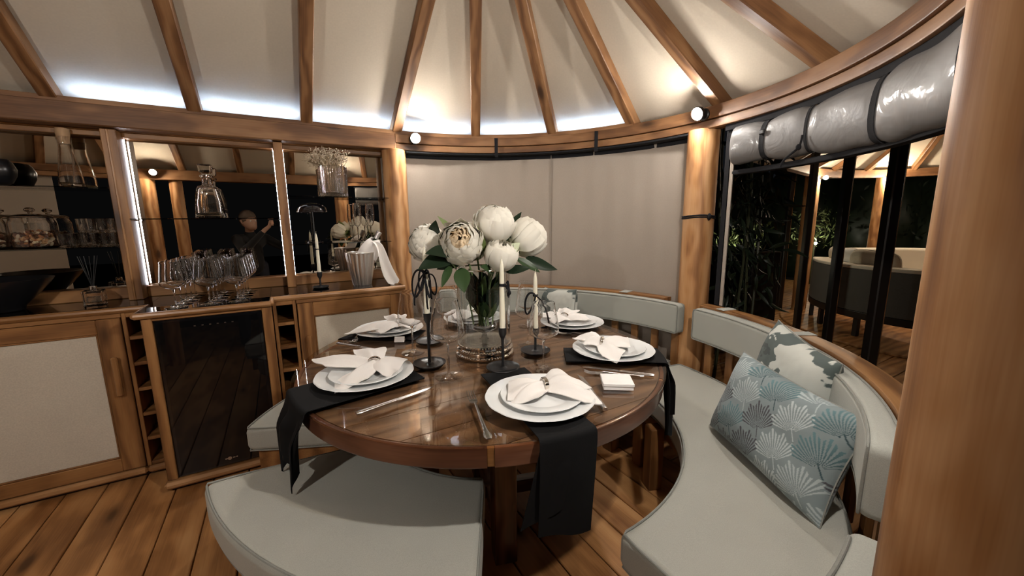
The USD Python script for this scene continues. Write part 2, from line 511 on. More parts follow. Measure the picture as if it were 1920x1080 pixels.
def arc_sweep(th0, th1, prof, n, cx=CX, cy=CY, end_r=0.0, wood_=False):
    """Sweep a profile (list of (r, z), or function of theta giving it) about the vertical through cx, cy; end_r rounds the two ends."""
    f = prof if callable(prof) else (lambda t: prof)
    rm = np.mean(np.asarray(f(th0))[:, 0])
    ths = list(np.linspace(th0, th1, n))
    ins = [0.0] * n
    if end_r > 0:
        da = math.degrees(end_r / rm) * (1 if th1 > th0 else -1)
        k = 5
        head = [(th0 + da * (1 - math.cos(math.pi / 2 * i / k)), end_r * (1 - math.sin(math.pi / 2 * i / k))) for i in range(k + 1)]
        mid = [(t, 0.0) for t in np.linspace(th0 + da, th1 - da, n)][1:-1]
        tail = [(th0 + th1 - t, e) for t, e in head[::-1]]
        seq = head + mid + tail
        ths, ins = [s[0] for s in seq], [s[1] for s in seq]
    P = []
    G = []
    for t, e in zip(ths, ins):
        q = np.asarray(f(t), float)
        c = (q.max(0) + q.min(0)) / 2
        h = (q.max(0) - q.min(0)) / 2
        q = c + (q - c) * np.maximum(0.02, (h - e) / h)
        a = math.radians(t)
        P.append(np.stack([cx + q[:, 0] * math.sin(a), cy + q[:, 0] * math.cos(a), q[:, 1]], 1))
        G.append(np.stack([np.full(len(q), a * rm), q[:, 0], q[:, 1]], 1))
    m = loft(np.array(P))
    if wood_:
        G = np.array(G)
        return m, np.vstack([G.reshape(-1, 3), G[0].mean(0), G[-1].mean(0)])
    return m


def hollow(outer, inner):
    """A solid glass shape with a closed cavity or an inner wall: the inner skin faces the air."""
    return cat(outer, (inner[0], np.asarray(inner[1])[:, ::-1]))


def lerp(a, b, t):
    return np.asarray(a, float) + (np.asarray(b, float) - np.asarray(a, float)) * t


def smoothstep(x):
    x = np.clip(x, 0, 1)
    return x * x * (3 - 2 * x)

# ================================================================== the setting
# floor: boards running towards the bar
fl = struct('floor')
W = 0.1535
for k in range(-15, 14):
    x0 = -0.413 + W * k
    z = rng.uniform(-0.0012, 0.0)
    put('plank', box(x0 + 0.003, x0 + W - 0.003, -1.6, 2.93, z - 0.026, z, 0.003), 'wood_floor' if k % 3 else 'wood_floor_pale', fl, smooth=False, grain=1)
put('joist_bed', box(-2.75, 1.73, -1.6, 2.93, -0.06, -0.03), 'wood_dark', fl, smooth=False, grain=0)
dk = struct('floor_deck')
for k in range(46):
    y0 = -4.0 + 0.19 * k
    put('plank', box(1.76, 9.6, y0 + 0.004, y0 + 0.186, -0.075, -0.045, 0.004), 'wood_floor', dk, smooth=False, grain=0)
gr = struct('floor_ground')
put('soil', box(-14, 16, -14, 16, -0.3, -0.1), 'soil', gr, smooth=False)

# ring beam with the straight stretch over the bar and over the entrance
def rect(r0, r1, z0, z1):
    return rrect(r0, r1, z0, z1, 0.006, 2)

for name, a0, a1, cx in (('right', 0, 180, CX), ('left', 180, 360, C2X)):
    t = struct('trim_1' if name == 'right' else 'trim_2')
    m, g = arc_sweep(a0, a1, rect(RING, RING + 0.10, ZB0 + 0.045, ZB1), 64, cx=cx, wood_=True)
    put('ring_beam', m, 'wood_beam', t, grain=g)
    m, g = arc_sweep(a0, a1, rect(RING + 0.012, RING + 0.092, ZB0, ZB0 + 0.043), 64, cx=cx, wood_=True)
    put('lower_ring', m, 'wood_beam', t, grain=g)
for k, (ya, yb) in enumerate(((CY + RING, CY + RING + 0.10), (CY - RING - 0.10, CY - RING))):
    t = struct(f'trim_{3 + k}')
    put('straight_beam', box(C2X, CX, ya, yb, ZB0, ZB1, 0.005), 'wood_beam', t, smooth=False, grain=0)
    if k == 0:
        put('top_lip', box(C2X, CX, ya - 0.004, ya + 0.001, ZB1 - 0.012, ZB1 + 0.011, 0.001), 'wood_beam', t, smooth=False, grain=0)
        put('soffit_board', box(C2X, CX, yb, 2.96, ZB0 - 0.004, ZB0 + 0.03, 0.003), 'wood_bar', t, smooth=False, grain=0)

m, g = arc_sweep(0, 72, rrect(RING - 0.004, RING + 0.001, ZB1 - 0.012, ZB1 + 0.011, 0.001, 1), 40, wood_=True)
put('top_lip', m, 'wood_beam', stage.GetPrimAtPath('/World/trim_1'), grain=g)
# roof: canvas panels on rafters
cl = struct('ceiling')
SLOPE = (ZAPEX - ZB1) / RING
STEP = 23.6
ang = [0.5 + STEP * k for k in range(8)]
angL = [180 + 22.5 * k for k in range(9)]
CANV = 0.078


def roof_z(r):
    return ZAPEX - SLOPE * r


def cone_panel(a0, a1, cx):
    G = []
    for i, t in enumerate(np.linspace(a0, a1, 9)):
        row = []
        for r in np.linspace(0.02, 1.52, 12):
            sag = 0.012 * math.sin(math.pi * i / 8) * min(1, r)
            row.append(pol(t, r, roof_z(r) + CANV - sag, cx=cx))
        G.append(row)
    return sheet(np.array(G), 0.003)


for a0, a1 in zip(ang[:-1], ang[1:]):
    put('canvas_panel', cone_panel(a0, a1, CX), 'roof_canvas', cl, smooth=60)
put('canvas_panel', cone_panel(ang[-1], 180, CX), 'roof_canvas', cl, smooth=60)
for a0, a1 in zip(angL[:-1], angL[1:]):
    put('canvas_panel', cone_panel(a0, a1, C2X), 'roof_canvas', cl, smooth=60)
xs = [CX, 0.20, -0.33, -0.865, C2X]
for sgn in (1, -1):
    for xa, xb in zip(xs[:-1], xs[1:]):
        G = [[(xa + (xb - xa) * i / 8, CY + sgn * r, roof_z(r) + CANV - 0.012 * math.sin(math.pi * i / 8)) for r in np.linspace(0.0, 1.52, 10)] for i in range(9)]
        put('canvas_panel', sheet(np.array(G), 0.003), 'roof_canvas', cl, smooth=60)


def rafter(p_in, p_out, w=0.062):
    (m, v) = beam(p_in, p_out, w, 0.066, 0.004)
    put('rafter', m, 'wood_beam', cl, smooth=False, grain=v)


def rz_c(r):
    return roof_z(r) + 0.036


for a in ang + [180]:
    rafter(pol(a, 0.10, rz_c(0.10)), pol(a, 1.37, rz_c(1.37)))
for a in angL[1:-1]:
    rafter(pol(a, 0.10, rz_c(0.10), cx=C2X), pol(a, 1.37, rz_c(1.37), cx=C2X))
for x in xs[1:]:
    for sgn in (1, -1):
        rafter((x, CY + sgn * 0.05, rz_c(0.05)), (x, CY + sgn * 1.37, rz_c(1.37)))
put('ridge_beam', box(C2X, CX, CY - 0.035, CY + 0.035, ZAPEX - 0.08, ZAPEX + 0.04, 0.004), 'wood_beam', cl, smooth=False, grain=0)
put('hub', xf(lathe([(0, -0.1), (0.09, -0.1), (0.11, -0.07), (0.11, 0.04), (0, 0.04)], 24), t=(CX, CY, ZAPEX)), 'wood_beam', cl, grain=2)

# cool light strip hidden on the ring, washing the canvas
cv = thing('light_strip', 'cool white light strip lying on top of the beam above the bar', 'light strip')
put('strip', box(-0.80, CX, CY + 1.304, CY + 1.315, ZB1 - 0.0005, ZB1 + 0.0035, 0.001), 'cove_led', cv, smooth=False)
put('strip', arc_sweep(0, 72, rrect(1.304, 1.315, ZB1 - 0.0005, ZB1 + 0.0035, 0.001, 1), 30), 'cove_led', cv)

# ------------------------------------------------------------------ posts
def post(name_label, c, r=0.083, z1=ZB0 + 0.005, group=None):
    t = thing('wooden_post', name_label, 'post', (c[0], c[1], 0))
    a = np.linspace(0, 2 * math.pi, 48, endpoint=False)
    P = np.stack([np.stack([r * np.cos(a), r * np.sin(a), np.full(48, z)], 1) for z in [0.0, 0.004, 0.2, 0.5, 0.8, 1.1, 1.4, z1 - 0.004, z1]])
    P[0, :, :2] *= 0.97
    P[-1, :, :2] *= 0.97
    m = loft(P)
    put('shaft', m, 'wood_post', t, smooth=40, grain=np.roll(m[0], -2, axis=1))
    return t


RP = 1.368
post('slim wooden post beside the right end of the bar, left of the taupe canvas screen', pol(0, RP), 0.078)
p2 = post('round wooden post with a black cord tied round it, right of the taupe canvas screen', pol(90, RP))
cord = [np.array([0.0855 * math.cos(a), 0.0855 * math.sin(a), 1.305 + 0.004 * math.sin(2 * a)]) for a in np.linspace(0, 2 * math.pi, 40, endpoint=False)]
put('cord', tube(cord, 0.0045, 6, closed=True), 'webbing', p2)
put('cord', xf(tube(cord, 0.0045, 6, closed=True), t=(0, 0, 0.010)), 'webbing', p2)
put('cord_knot', ball((-0.03, -0.087, 1.31), 0.012, 2, (1, 0.8, 1.6)), 'webbing', p2)
post('thick round wooden post filling the right edge of the picture, closest to the camera', (0.748, 0.092), 0.086)
post('wooden post at the far left end of the bar, behind the mirror bay', (C2X, CY + RP), 0.078)
post('wooden entrance post seen only in the mirror, left of the doorway', (-1.20, CY - RP), 0.08)
post('second wooden entrance post seen only in the mirror, beside the first', (-0.95, CY - RP - 0.02), 0.06)
post('wooden post at the closed far left end of the room', (C2X - RING - 0.15, CY), 0.06)

# ------------------------------------------------------------------ taupe canvas screen between the first two posts
wb = struct('wall_back')
SEAM = 46.9
def screen(a0, a1):
    G = []
    for t in np.linspace(a0, a1, 40):
        G.append([pol(t, 1.385 + 0.004 * math.sin(t * 0.35) * math.sin(z * 2.2) + 0.002 * math.sin(t * 1.1 + z), z) for z in np.linspace(0.02, ZB0 - 0.005, 24)])
    return sheet(np.array(G), 0.003)
put('canvas_panel', screen(3.5, SEAM - 0.12), 'screen_canvas', wb, smooth=60)
put('canvas_panel', screen(SEAM + 0.12, 87.5), 'screen_canvas', wb, smooth=60)
put('seam_tape', arc_sweep(SEAM - 0.35, SEAM + 0.35, rrect(1.387, 1.392, 0.02, ZB0 - 0.01, 0.002, 1), 3), 'screen_canvas', wb)
put('seam_fold', arc_sweep(SEAM - 0.12, SEAM + 0.02, rrect(1.377, 1.3845, 0.02, ZB0 - 0.01, 0.003, 2), 3), 'screen_canvas', wb)
put('top_webbing', arc_sweep(3, 88, rrect(1.3795, 1.3825, 1.735, 1.775, 0.001, 1), 40), 'webbing', wb)
put('keder', arc_sweep(3, 88, rrect(1.305, 1.40, ZB0 - 0.016, ZB0 - 0.004, 0.004, 2), 40), 'webbing', wb)
for a in (30.4, 61.3):
    d = 0.5
    put('strap', arc_sweep(a - d, a + d, rrect(RING - 0.004, RING + 0.0, ZB0 - 0.03, ZB1 + 0.004, 0.001, 1), 4), 'webbing', wb)
# walls of the left end (seen in the mirror only)
wl = struct('wall_left')
put('canvas_panel', arc_sweep(200, 338, rrect(1.385, 1.388, 0.02, ZB0, 0.001, 1), 60, cx=C2X), 'screen_canvas', wl)

# ------------------------------------------------------------------ spot lamps at the post heads
SPOT_TILT = 22.0


def spot(label, c, aim, bulb='bulb'):
    a = math.degrees(math.atan2(aim[1], aim[0]))
    t = thing('spot_lamp', label, 'lamp', c, a)
    # local +x points into the room
    put('wall_plate', xf(lathe([(0, 0), (0.03, 0), (0.032, 0.004), (0.032, 0.012), (0.028, 0.016), (0, 0.016)], 24), R=rot([0, 1, 0], 90), t=(-0.050, 0, 0.0)), 'black_metal', t)
    put('arm', tube([(-0.035, 0, 0.0), (-0.02, 0, 0.012), (-0.006, 0, 0.022)], 0.006, 8), 'black_metal', t)
    Rt = rot([0, 1, 0], 90 + SPOT_TILT)
    put('housing', xf(lathe([(0, -0.034), (0.020, -0.034), (0.030, -0.020), (0.034, 0.0), (0.034, 0.006), (0.0315, 0.006), (0.0315, -0.001), (0, -0.001)], 32), Rt, (0.008, 0, 0.0)), 'black_metal', t)
    put('lens', xf(lathe([(0, 0.0), (0.031, 0.0), (0.0310, 0.003), (0.0285, 0.012), (0.019, 0.0195), (0, 0.0225)], 32), Rt, (0.008, 0, 0.0)), bulb, t, label='lit lens')
    return t


spot('lit spot lamp under the beam beside the bar, left corner of the canvas screen', pol(5.3, RING - 0.05, 1.845), pol(5.3, -1.0) - pol(5.3, 0))
spot('lit round spot lamp at the head of the post right of the canvas screen', pol(92.0, RING - 0.05, 1.845), pol(92.0, -1.0) - pol(92.0, 0))
spot('lit spot lamp at the entrance, seen only in the mirror, above the nearest post', pol(178.0, RING - 0.05, 1.845), pol(178, -1.0) - pol(178, 0), 'bulb_entrance')
spot('lit spot lamp at the entrance, seen only in the mirror, above the left door posts', (-1.10, CY - RING + 0.05, 1.845), (0, 1), 'bulb_entrance')


# ================================================================== the bar
YM = 2.93          # mirror face
YF = 2.60          # left cabinet face
YR = 2.50          # right cabinet face
YC = 2.37          # fridge face

# ---- worktops: dark glass on timber nosings
wt = thing('worktop', 'dark glass bar worktop with a rounded timber edge, stepping forward over the black fridge', 'worktop')
def edge(pts):
    m = tube(pts, 0.014, 12)
    return m
def nosing(x0, x1, y, parent):
    prof = [(y, WT - 0.030), (y - 0.012, WT - 0.030), (y - 0.020, WT - 0.024), (y - 0.023, WT - 0.015), (y - 0.020, WT - 0.006), (y - 0.012, WT - 0.001), (y, WT - 0.001)]
    P = [[(x, py, pz) for py, pz in prof] for x in np.linspace(x0, x1, 4)]
    m = loft(np.array(P))
    put('timber_edge', m, 'wood_bar_edge', parent, grain=0)
nosing(-1.45, -0.60, YF - 0.005, wt)
nosing(-0.605, -0.075, YC - 0.005, wt)
nosing(-0.075, 0.655, YR - 0.005, wt)
for xx, s in ((-0.605, -1), (-0.075, 1)):     # returns of the stepped part
    yb = YF if s < 0 else YR
    m = tube([(xx, YC + 0.004, WT - 0.0155), (xx, yb - 0.024, WT - 0.0155)], 0.0145, 12)
    put('timber_edge', m, 'wood_bar_edge', wt, grain=1)
    put('timber_edge', ball((xx, YC - 0.004, WT - 0.0155), 0.0150, 2), 'wood_bar_edge', wt, grain=1)
for x0, x1, y in ((-1.45, -0.602, YF), (-0.602, -0.078, YC), (-0.078, 0.65, YR)):
    put('timber_top', box(x0, x1, y - 0.005, YM + 0.015, WT - 0.028, WT - 0.0035, 0.001), 'wood_bar', wt, smooth=False, grain=0)
    put('glass_top', box(x0 + 0.0005, x1 - 0.0005, y - 0.002, YM + 0.008, WT - 0.003, WT, 0.001), 'bar_top_glass', wt, smooth=False)


def cabinet_box(t, x0, x1, y, z0, z1, y1=2.92, inside='wood_dark', front=True):
    put('side_panel', box(x0, x0 + 0.018, y + 0.004, y1, z0, z1), 'wood_bar', t, smooth=False, grain=2)
    put('side_panel', box(x1 - 0.018, x1, y + 0.004, y1, z0, z1), 'wood_bar', t, smooth=False, grain=2)
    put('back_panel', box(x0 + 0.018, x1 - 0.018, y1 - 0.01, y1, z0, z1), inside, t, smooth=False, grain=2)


def framed_door(t, x0, x1, y, z0, z1, st, rail, handle_x):
    d = put('door_stile', box(x0, x0 + st, y - 0.018, y + 0.002, z0, z1, 0.003), 'wood_bar', t, smooth=False, grain=2)
    put('door_stile', box(x1 - st, x1, y - 0.018, y + 0.002, z0, z1, 0.003), 'wood_bar', t, smooth=False, grain=2)
    put('door_rail', box(x0 + st, x1 - st, y - 0.018, y + 0.002, z1 - rail, z1, 0.003), 'wood_bar', t, smooth=False, grain=0)
    put('door_rail', box(x0 + st, x1 - st, y - 0.018, y + 0.002, z0, z0 + rail, 0.003), 'wood_bar', t, smooth=False, grain=0)
    bw = 0.008
    xa, xb, za, zb = x0 + st, x1 - st, z0 + rail, z1 - rail
    for q in ((xa, xa + bw, za, zb), (xb - bw, xb, za, zb)):
        put('bead', box(q[0], q[1], y - 0.014, y + 0.002, q[2], q[3], 0.003), 'wood_bar', t, smooth=False, grain=2)
    for q in ((xa + bw, xb - bw, za, za + bw), (xa + bw, xb - bw, zb - bw, zb)):
        put('bead', box(q[0], q[1], y - 0.014, y + 0.002, q[2], q[3], 0.003), 'wood_bar', t, smooth=False, grain=0)
    put('woven_panel', box(xa + 0.004, xb - 0.004, y - 0.006, y + 0.002, za + 0.004, zb - 0.004, 0.001), 'cream_weave', t, smooth=False, label='cream woven panel')
    if handle_x is not None:
        hz = (z0 + z1) / 2 + 0.11
        put('handle', box(handle_x - 0.0125, handle_x + 0.0125, y - 0.052, y - 0.036, hz - 0.10, hz + 0.10, 0.005), 'wood_bar', t, smooth=False, grain=2)
        for dz in (-0.07, 0.07):
            put('handle_post', box(handle_x - 0.008, handle_x + 0.008, y - 0.038, y - 0.016, hz + dz - 0.008, hz + dz + 0.008, 0.002), 'wood_bar', t, smooth=False, grain=1)


ZT = WT - 0.031
lc = thing('bar_cabinet', 'left bar cabinet with a large cream woven door panel and timber handle', 'cabinet')
cabinet_box(lc, -1.45, -0.709, YF, 0.035, ZT)
framed_door(lc, -1.335, -0.713, YF, 0.062, ZT - 0.022, 0.088, 0.070, -0.752)
put('top_rail', box(-1.45, -0.709, YF - 0.014, YF + 0.01, ZT - 0.020, ZT, 0.002), 'wood_bar', lc, smooth=False, grain=0)
put('plinth', box(-1.45, -0.709, YF - 0.030, YF + 0.01, 0.022, 0.058, 0.010), 'wood_bar_edge', lc, smooth=False, grain=0)
put('plinth_foot', box(-1.45, -0.709, YF + 0.01, YF + 0.04, 0.0, 0.03, 0.002), 'wood_dark', lc, smooth=False, grain=0)

def wine_rack(label, x0, x1, y, z0, zs):
    t = thing('wine_rack', label, 'wine rack')
    w = 0.016
    put('upright', box(x0, x0 + w, y - 0.016, 2.91, z0, ZT, 0.002), 'wood_bar', t, smooth=False, grain=2)
    put('upright', box(x1 - w, x1, y - 0.016, 2.91, z0, ZT, 0.002), 'wood_bar', t, smooth=False, grain=2)
    put('top_rail', box(x0 + w, x1 - w, y - 0.016, y + 0.01, ZT - 0.022, ZT, 0.002), 'wood_bar', t, smooth=False, grain=0)
    for z in zs:
        put('shelf', box(x0 + w, x1 - w, y - 0.012, 2.90, z - 0.009, z + 0.009, 0.002), 'wood_bar', t, smooth=False, grain=0)
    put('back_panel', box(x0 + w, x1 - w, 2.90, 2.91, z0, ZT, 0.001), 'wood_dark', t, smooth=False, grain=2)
    put('plinth', box(x0, x1, y - 0.030, y + 0.01, 0.022, 0.058, 0.010), 'wood_bar_edge', t, smooth=False, grain=0)
    put('plinth_foot', box(x0, x1, y + 0.01, y + 0.04, 0.0, 0.03, 0.002), 'wood_dark', t, smooth=False, grain=0)
    return t


wine_rack('narrow timber wine rack of six empty cubbies, left of the black fridge', -0.708, -0.588, YF, 0.058, [0.068, 0.205, 0.340, 0.475, 0.610, 0.745])
wine_rack('narrow timber wine rack of empty cubbies, right of the black fridge', -0.072, 0.040, YR, 0.058, [0.068, 0.205, 0.340, 0.475, 0.610, 0.745])

rc = thing('bar_cabinet', 'right bar cabinet with a cream woven door panel, behind the table', 'cabinet')
cabinet_box(rc, 0.042, 0.640, YR, 0.035, ZT)
framed_door(rc, 0.046, 0.636, YR, 0.062, ZT - 0.022, 0.078, 0.078, 0.085)
put('top_rail', box(0.042, 0.640, YR - 0.014, YR + 0.01, ZT - 0.020, ZT, 0.002), 'wood_bar', rc, smooth=False, grain=0)
put('plinth', box(0.042, 0.640, YR - 0.030, YR + 0.01, 0.022, 0.058, 0.010), 'wood_bar_edge', rc, smooth=False, grain=0)
put('plinth_foot', box(0.042, 0.640, YR + 0.01, YR + 0.04, 0.0, 0.03, 0.002), 'wood_dark', rc, smooth=False, grain=0)

fs = thing('fridge_housing', 'timber surround of the black fridge, standing forward of the cabinets', 'cabinet')
for xa, xb in ((-0.587, -0.548), (-0.118, -0.074)):
    put('stile', box(xa, xb, YC - 0.006, YC + 0.03, 0.058, ZT, 0.003), 'wood_bar', fs, smooth=False, grain=2)
    put('side_panel', box(xa + 0.004 if xa < -0.3 else xb - 0.02, xa + 0.02 if xa < -0.3 else xb - 0.004, YC + 0.03, 2.92, 0.058, ZT, 0.002), 'wood_bar', fs, smooth=False, grain=2)
put('top_rail', box(-0.548, -0.118, YC - 0.004, YC + 0.03, ZT - 0.014, ZT, 0.002), 'wood_bar', fs, smooth=False, grain=0)
put('plinth', box(-0.600, -0.062, YC - 0.030, YC + 0.04, 0.020, 0.056, 0.012), 'wood_bar_edge', fs, smooth=False, grain=0)
put('plinth_foot', box(-0.58, -0.08, YC + 0.01, YC + 0.04, 0.0, 0.022, 0.002), 'wood_dark', fs, smooth=False, grain=0)
fr = thing('wine_fridge', 'black wine fridge with a glossy glass door, between the two wine racks', 'fridge')
put('casing', box(-0.545, -0.121, YC + 0.034, 2.88, 0.060, ZT - 0.018, 0.004), 'dark_plastic', fr, smooth=False)
put('door_frame', box(-0.546, -0.120, YC + 0.002, YC + 0.032, 0.060, ZT - 0.016, 0.004), 'black_gloss', fr, smooth=False)
put('door_glass', box(-0.530, -0.136, YC - 0.002, YC + 0.002, 0.076, ZT - 0.030, 0.001), 'black_glass', fr, smooth=False)
for k in range(6):
    put('control_mark', box(-0.40 + 0.030 * k, -0.392 + 0.030 * k, YC - 0.0028, YC - 0.0018, ZT - 0.060, ZT - 0.055, 0.0003), 'steel', fr, smooth=False)
put('emblem', xf(lathe([(0, -0.001), (0.009, -0.001), (0.009, 0.001), (0, 0.001)], 20), R=rot([1, 0, 0], 90), t=(-0.333, YC - 0.0025, 0.098)), 'steel', fr)
for dx, w in ((-0.020, 0.012), (0.013, 0.010), (0.026, 0.008)):
    put('emblem_bar', box(-0.333 + dx, -0.333 + dx + w, YC - 0.0028, YC - 0.0018, 0.095, 0.101, 0.0003), 'steel', fr, smooth=False)

# ---- back frame with the mirrors
bf = thing('bar_backboard', 'timber back of the bar round the mirrors, with thin lit strips at its uprights', 'bar back')
def upright(x0, x1, y0=2.79):
    put('upright', box(x0, x1, y0, YM - 0.004, WT + 0.0005, ZB0 - 0.005, 0.003), 'wood_bar', bf, smooth=False, grain=2)
upright(-0.722, -0.662)
upright(0.012, 0.060)
upright(0.664, 0.718)
put('moulding', box(-0.700, -0.690, 2.784, 2.791, WT + 0.001, ZB0 - 0.006, 0.003), 'wood_bar_edge', bf, smooth=False, grain=2)
for x0, x1 in ((-1.45, -0.722), (-0.662, 0.012), (0.060, 0.664)):
    put('sill', box(x0, x1, YM - 0.055, YM - 0.004, WT + 0.0005, 0.966, 0.003), 'wood_bar', bf, smooth=False, grain=0)
    put('head_rail', box(x0, x1, YM - 0.060, YM - 0.004, ZB0 - 0.030, ZB0 - 0.005, 0.003), 'wood_bar', bf, smooth=False, grain=0)
for x, s in ((-0.662, 1), (0.012, -1), (0.060, 1)):
    xa, xb = (x + 0.0005, x + 0.0040) if s > 0 else (x - 0.0040, x - 0.0005)
    put('led_strip', box(xa, xb, YM - 0.034, YM - 0.029, 0.970, ZB0 - 0.034, 0.001), 'bar_led', bf, smooth=False, label='white lit strip')
bk = struct('wall_2')
put('board', box(C2X - 0.06, 0.74, YM + 0.018, YM + 0.045, 0.0, ZB0 + 0.03, 0.002), 'wood_dark', bk, smooth=False, grain=0)
for lab, x0, x1 in (('bronze bar mirror of the left bay, behind the jars and the carafe', -1.45, -0.72), ('bronze bar mirror of the wide middle bay, behind the decanter', -0.664, 0.014), ('bronze bar mirror of the right bay, behind the mushroom lamp', 0.058, 0.666)):
    t = thing('mirror', lab, 'mirror')
    put('glass', box(x0, x1, YM, YM + 0.006, WT + 0.004, ZB0 - 0.010, 0.0005), 'mirror', t, smooth=False)
    put('backing', box(x0, x1, YM + 0.0065, YM + 0.015, WT + 0.004, ZB0 - 0.010, 0.0005), 'wood_dark', t, smooth=False, grain=0)

# ---- glass shelves
def gshelf(label, x0, x1, z, y0=2.775):
    t = thing('glass_shelf', label, 'shelf')
    put('glass', box(x0, x1, y0, YM - 0.004, z - 0.006, z, 0.0015), 'shelf_glass', t, smooth=False)
    for x in (x0 + 0.004, x1 - 0.004):
        put('clip', obox((x, YM - 0.045, z - 0.009), (0.012, 0.016, 0.008), 0, 0.002), 'chrome', t, smooth=False)
    return t


S1, S2, S3, S4, S5 = 1.487, 1.190, 1.332, 1.462, 1.172
gshelf('upper glass shelf of the left bay, under the carafe', -1.44, -0.7225, S1)
gshelf('lower glass shelf of the left bay, under the nut jars', -1.44, -0.7225, S2)
gshelf('glass shelf across the middle bay, under the decanter', -0.6615, 0.0115, S3)
gshelf('upper glass shelf of the right bay, under the ribbed vase', 0.0605, 0.6635, S4)
gshelf('lower glass shelf of the right bay, under the mushroom lamp', 0.0605, 0.6635, S5)

# ================================================================== benches
def seat_prof(r0, r1, z0, z1, rr=0.022, bulge=0.006):
    q = rrect(r0, r1, z0, z1, rr, 5)
    c = np.array([(r0 + r1) / 2, (z0 + z1) / 2])
    h = np.array([(r1 - r0) / 2, (z1 - z0) / 2])
    u = (q - c) / h
    q = q + np.stack([np.sign(u[:, 0]) * (np.abs(u[:, 0]) > 0.9) * bulge * (1 - np.abs(u[:, 1]) ** 2), np.zeros(len(q))], 1)
    # extra points along the long top and bottom so that the top can crown
    out = []
    for a, b in zip(q, np.roll(q, -1, 0)):
        out.append(a)
        if abs(b[0] - a[0]) > 0.1:
            for t in np.linspace(0, 1, 9)[1:-1]:
                p = a + (b - a) * t
                p = p + np.array([0, 0.005 * math.sin(math.pi * t) * (1 if p[1] > c[1] else 0)])
                out.append(p)
    return np.array(out)


def ring_loop(th0, th1, r0, r1, z, inset=0.010, n=40):
    """Closed outline of an annular sector at height z, for piping; r0 and r1 may be functions."""
    f0 = r0 if callable(r0) else (lambda t: r0)
    f1 = r1 if callable(r1) else (lambda t: r1)
    s = 1 if th1 > th0 else -1
    pts = []
    k0 = math.degrees(inset / f0(th0)) * s
    k1 = math.degrees(inset / f1(th0)) * s
    for t in np.linspace(th0 + k1 * 2.2, th1 - k1 * 2.2, n):
        pts.append(pol(t, f1(t) - inset * 0.35, z))
    pts.append(pol(th1 - k1 * 0.8, f1(th1) - inset * 0.9, z))
    for w in np.linspace(0, 1, 8)[1:-1]:
        pts.append(pol(th1 - math.degrees(inset * 0.35 / lerp(f1(th1), f0(th1), w)) * s, lerp(f1(th1), f0(th1), w), z))
    pts.append(pol(th1 - k0 * 0.8, f0(th1) + inset * 0.9, z))
    for t in np.linspace(th1 - k0 * 2.2, th0 + k0 * 2.2, n):
        pts.append(pol(t, f0(t) + inset * 0.35, z))
    pts.append(pol(th0 + k0 * 0.8, f0(th0) + inset * 0.9, z))
    for w in np.linspace(0, 1, 8)[1:-1]:
        pts.append(pol(th0 + math.degrees(inset * 0.35 / lerp(f0(th0), f1(th0), w)) * s, lerp(f0(th0), f1(th0), w), z))
    pts.append(pol(th0 + k1 * 0.8, f1(th0) - inset * 0.9, z))
    return np.array(pts)


def seat_cushion(t, th0, th1, r0, r1, z0=0.362, z1=SEAT, n=44):
    f0 = r0 if callable(r0) else (lambda a: r0)
    f1 = r1 if callable(r1) else (lambda a: r1)
    c = put('seat_cushion', arc_sweep(th0, th1, lambda a: seat_prof(f0(a), f1(a), z0, z1), n, end_r=0.022), 'seat_fabric', t, smooth=50)
    put('piping', tube(ring_loop(th0, th1, f0, f1, z1 - 0.003), 0.0034, 6, closed=True), 'piping', c)
    put('piping', tube(ring_loop(th0, th1, f0, f1, z0 + 0.004), 0.0034, 6, closed=True), 'piping', c)
    return c


def back_cushion(t, th0, th1, r0, r1, z0, z1, n=44):
    c = put('back_cushion', arc_sweep(th0, th1, lambda a: rrect(r0, r1, z0, z1, 0.020, 5), n, end_r=0.020), 'back_fabric', t, smooth=50)
    for r, e in ((r0 + 0.004, 1), (r1 - 0.004, -1)):
        s = 1 if th1 > th0 else -1
        k = math.degrees(0.004 / r0) * s
        kk = math.degrees(0.018 / r0) * s
        pts = [pol(a, r, z1 - 0.0035) for a in np.linspace(th0 + kk, th1 - kk, 40)]
        pts += [pol(th1 - k * 1.6, r, z1 - 0.008)] + [pol(th1 - k, r, z) for z in np.linspace(z1 - 0.02, z0 + 0.02, 5)] + [pol(th1 - k * 1.6, r, z0 + 0.008)]
        pts += [pol(a, r, z0 + 0.0035) for a in np.linspace(th1 - kk, th0 + kk, 40)]
        pts += [pol(th0 + k * 1.6, r, z0 + 0.008)] + [pol(th0 + k, r, z) for z in np.linspace(z0 + 0.02, z1 - 0.02, 5)] + [pol(th0 + k * 1.6, r, z1 - 0.008)]
        put('piping', tube(pts, 0.0034, 6, closed=True), 'piping', c)
    return c


def arc_wood(t, name, th0, th1, r0, r1, z0, z1, m='wood_bar', n=40, rr=0.005, c=(CX, CY)):
    mm, g = arc_sweep(th0, th1, rrect(r0, r1, z0, z1, rr, 2), n, cx=c[0], cy=c[1], wood_=True)
    return put(name, mm, m, t, grain=g)


def leg(t, th, r, s, z1, z0=0.0, m='wood_bar'):
    c = pol(th, r)
    return put('leg', obox((c[0], c[1], (z0 + z1) / 2), (s, s, z1 - z0), -th, 0.004), m, t, smooth=False, grain=2)


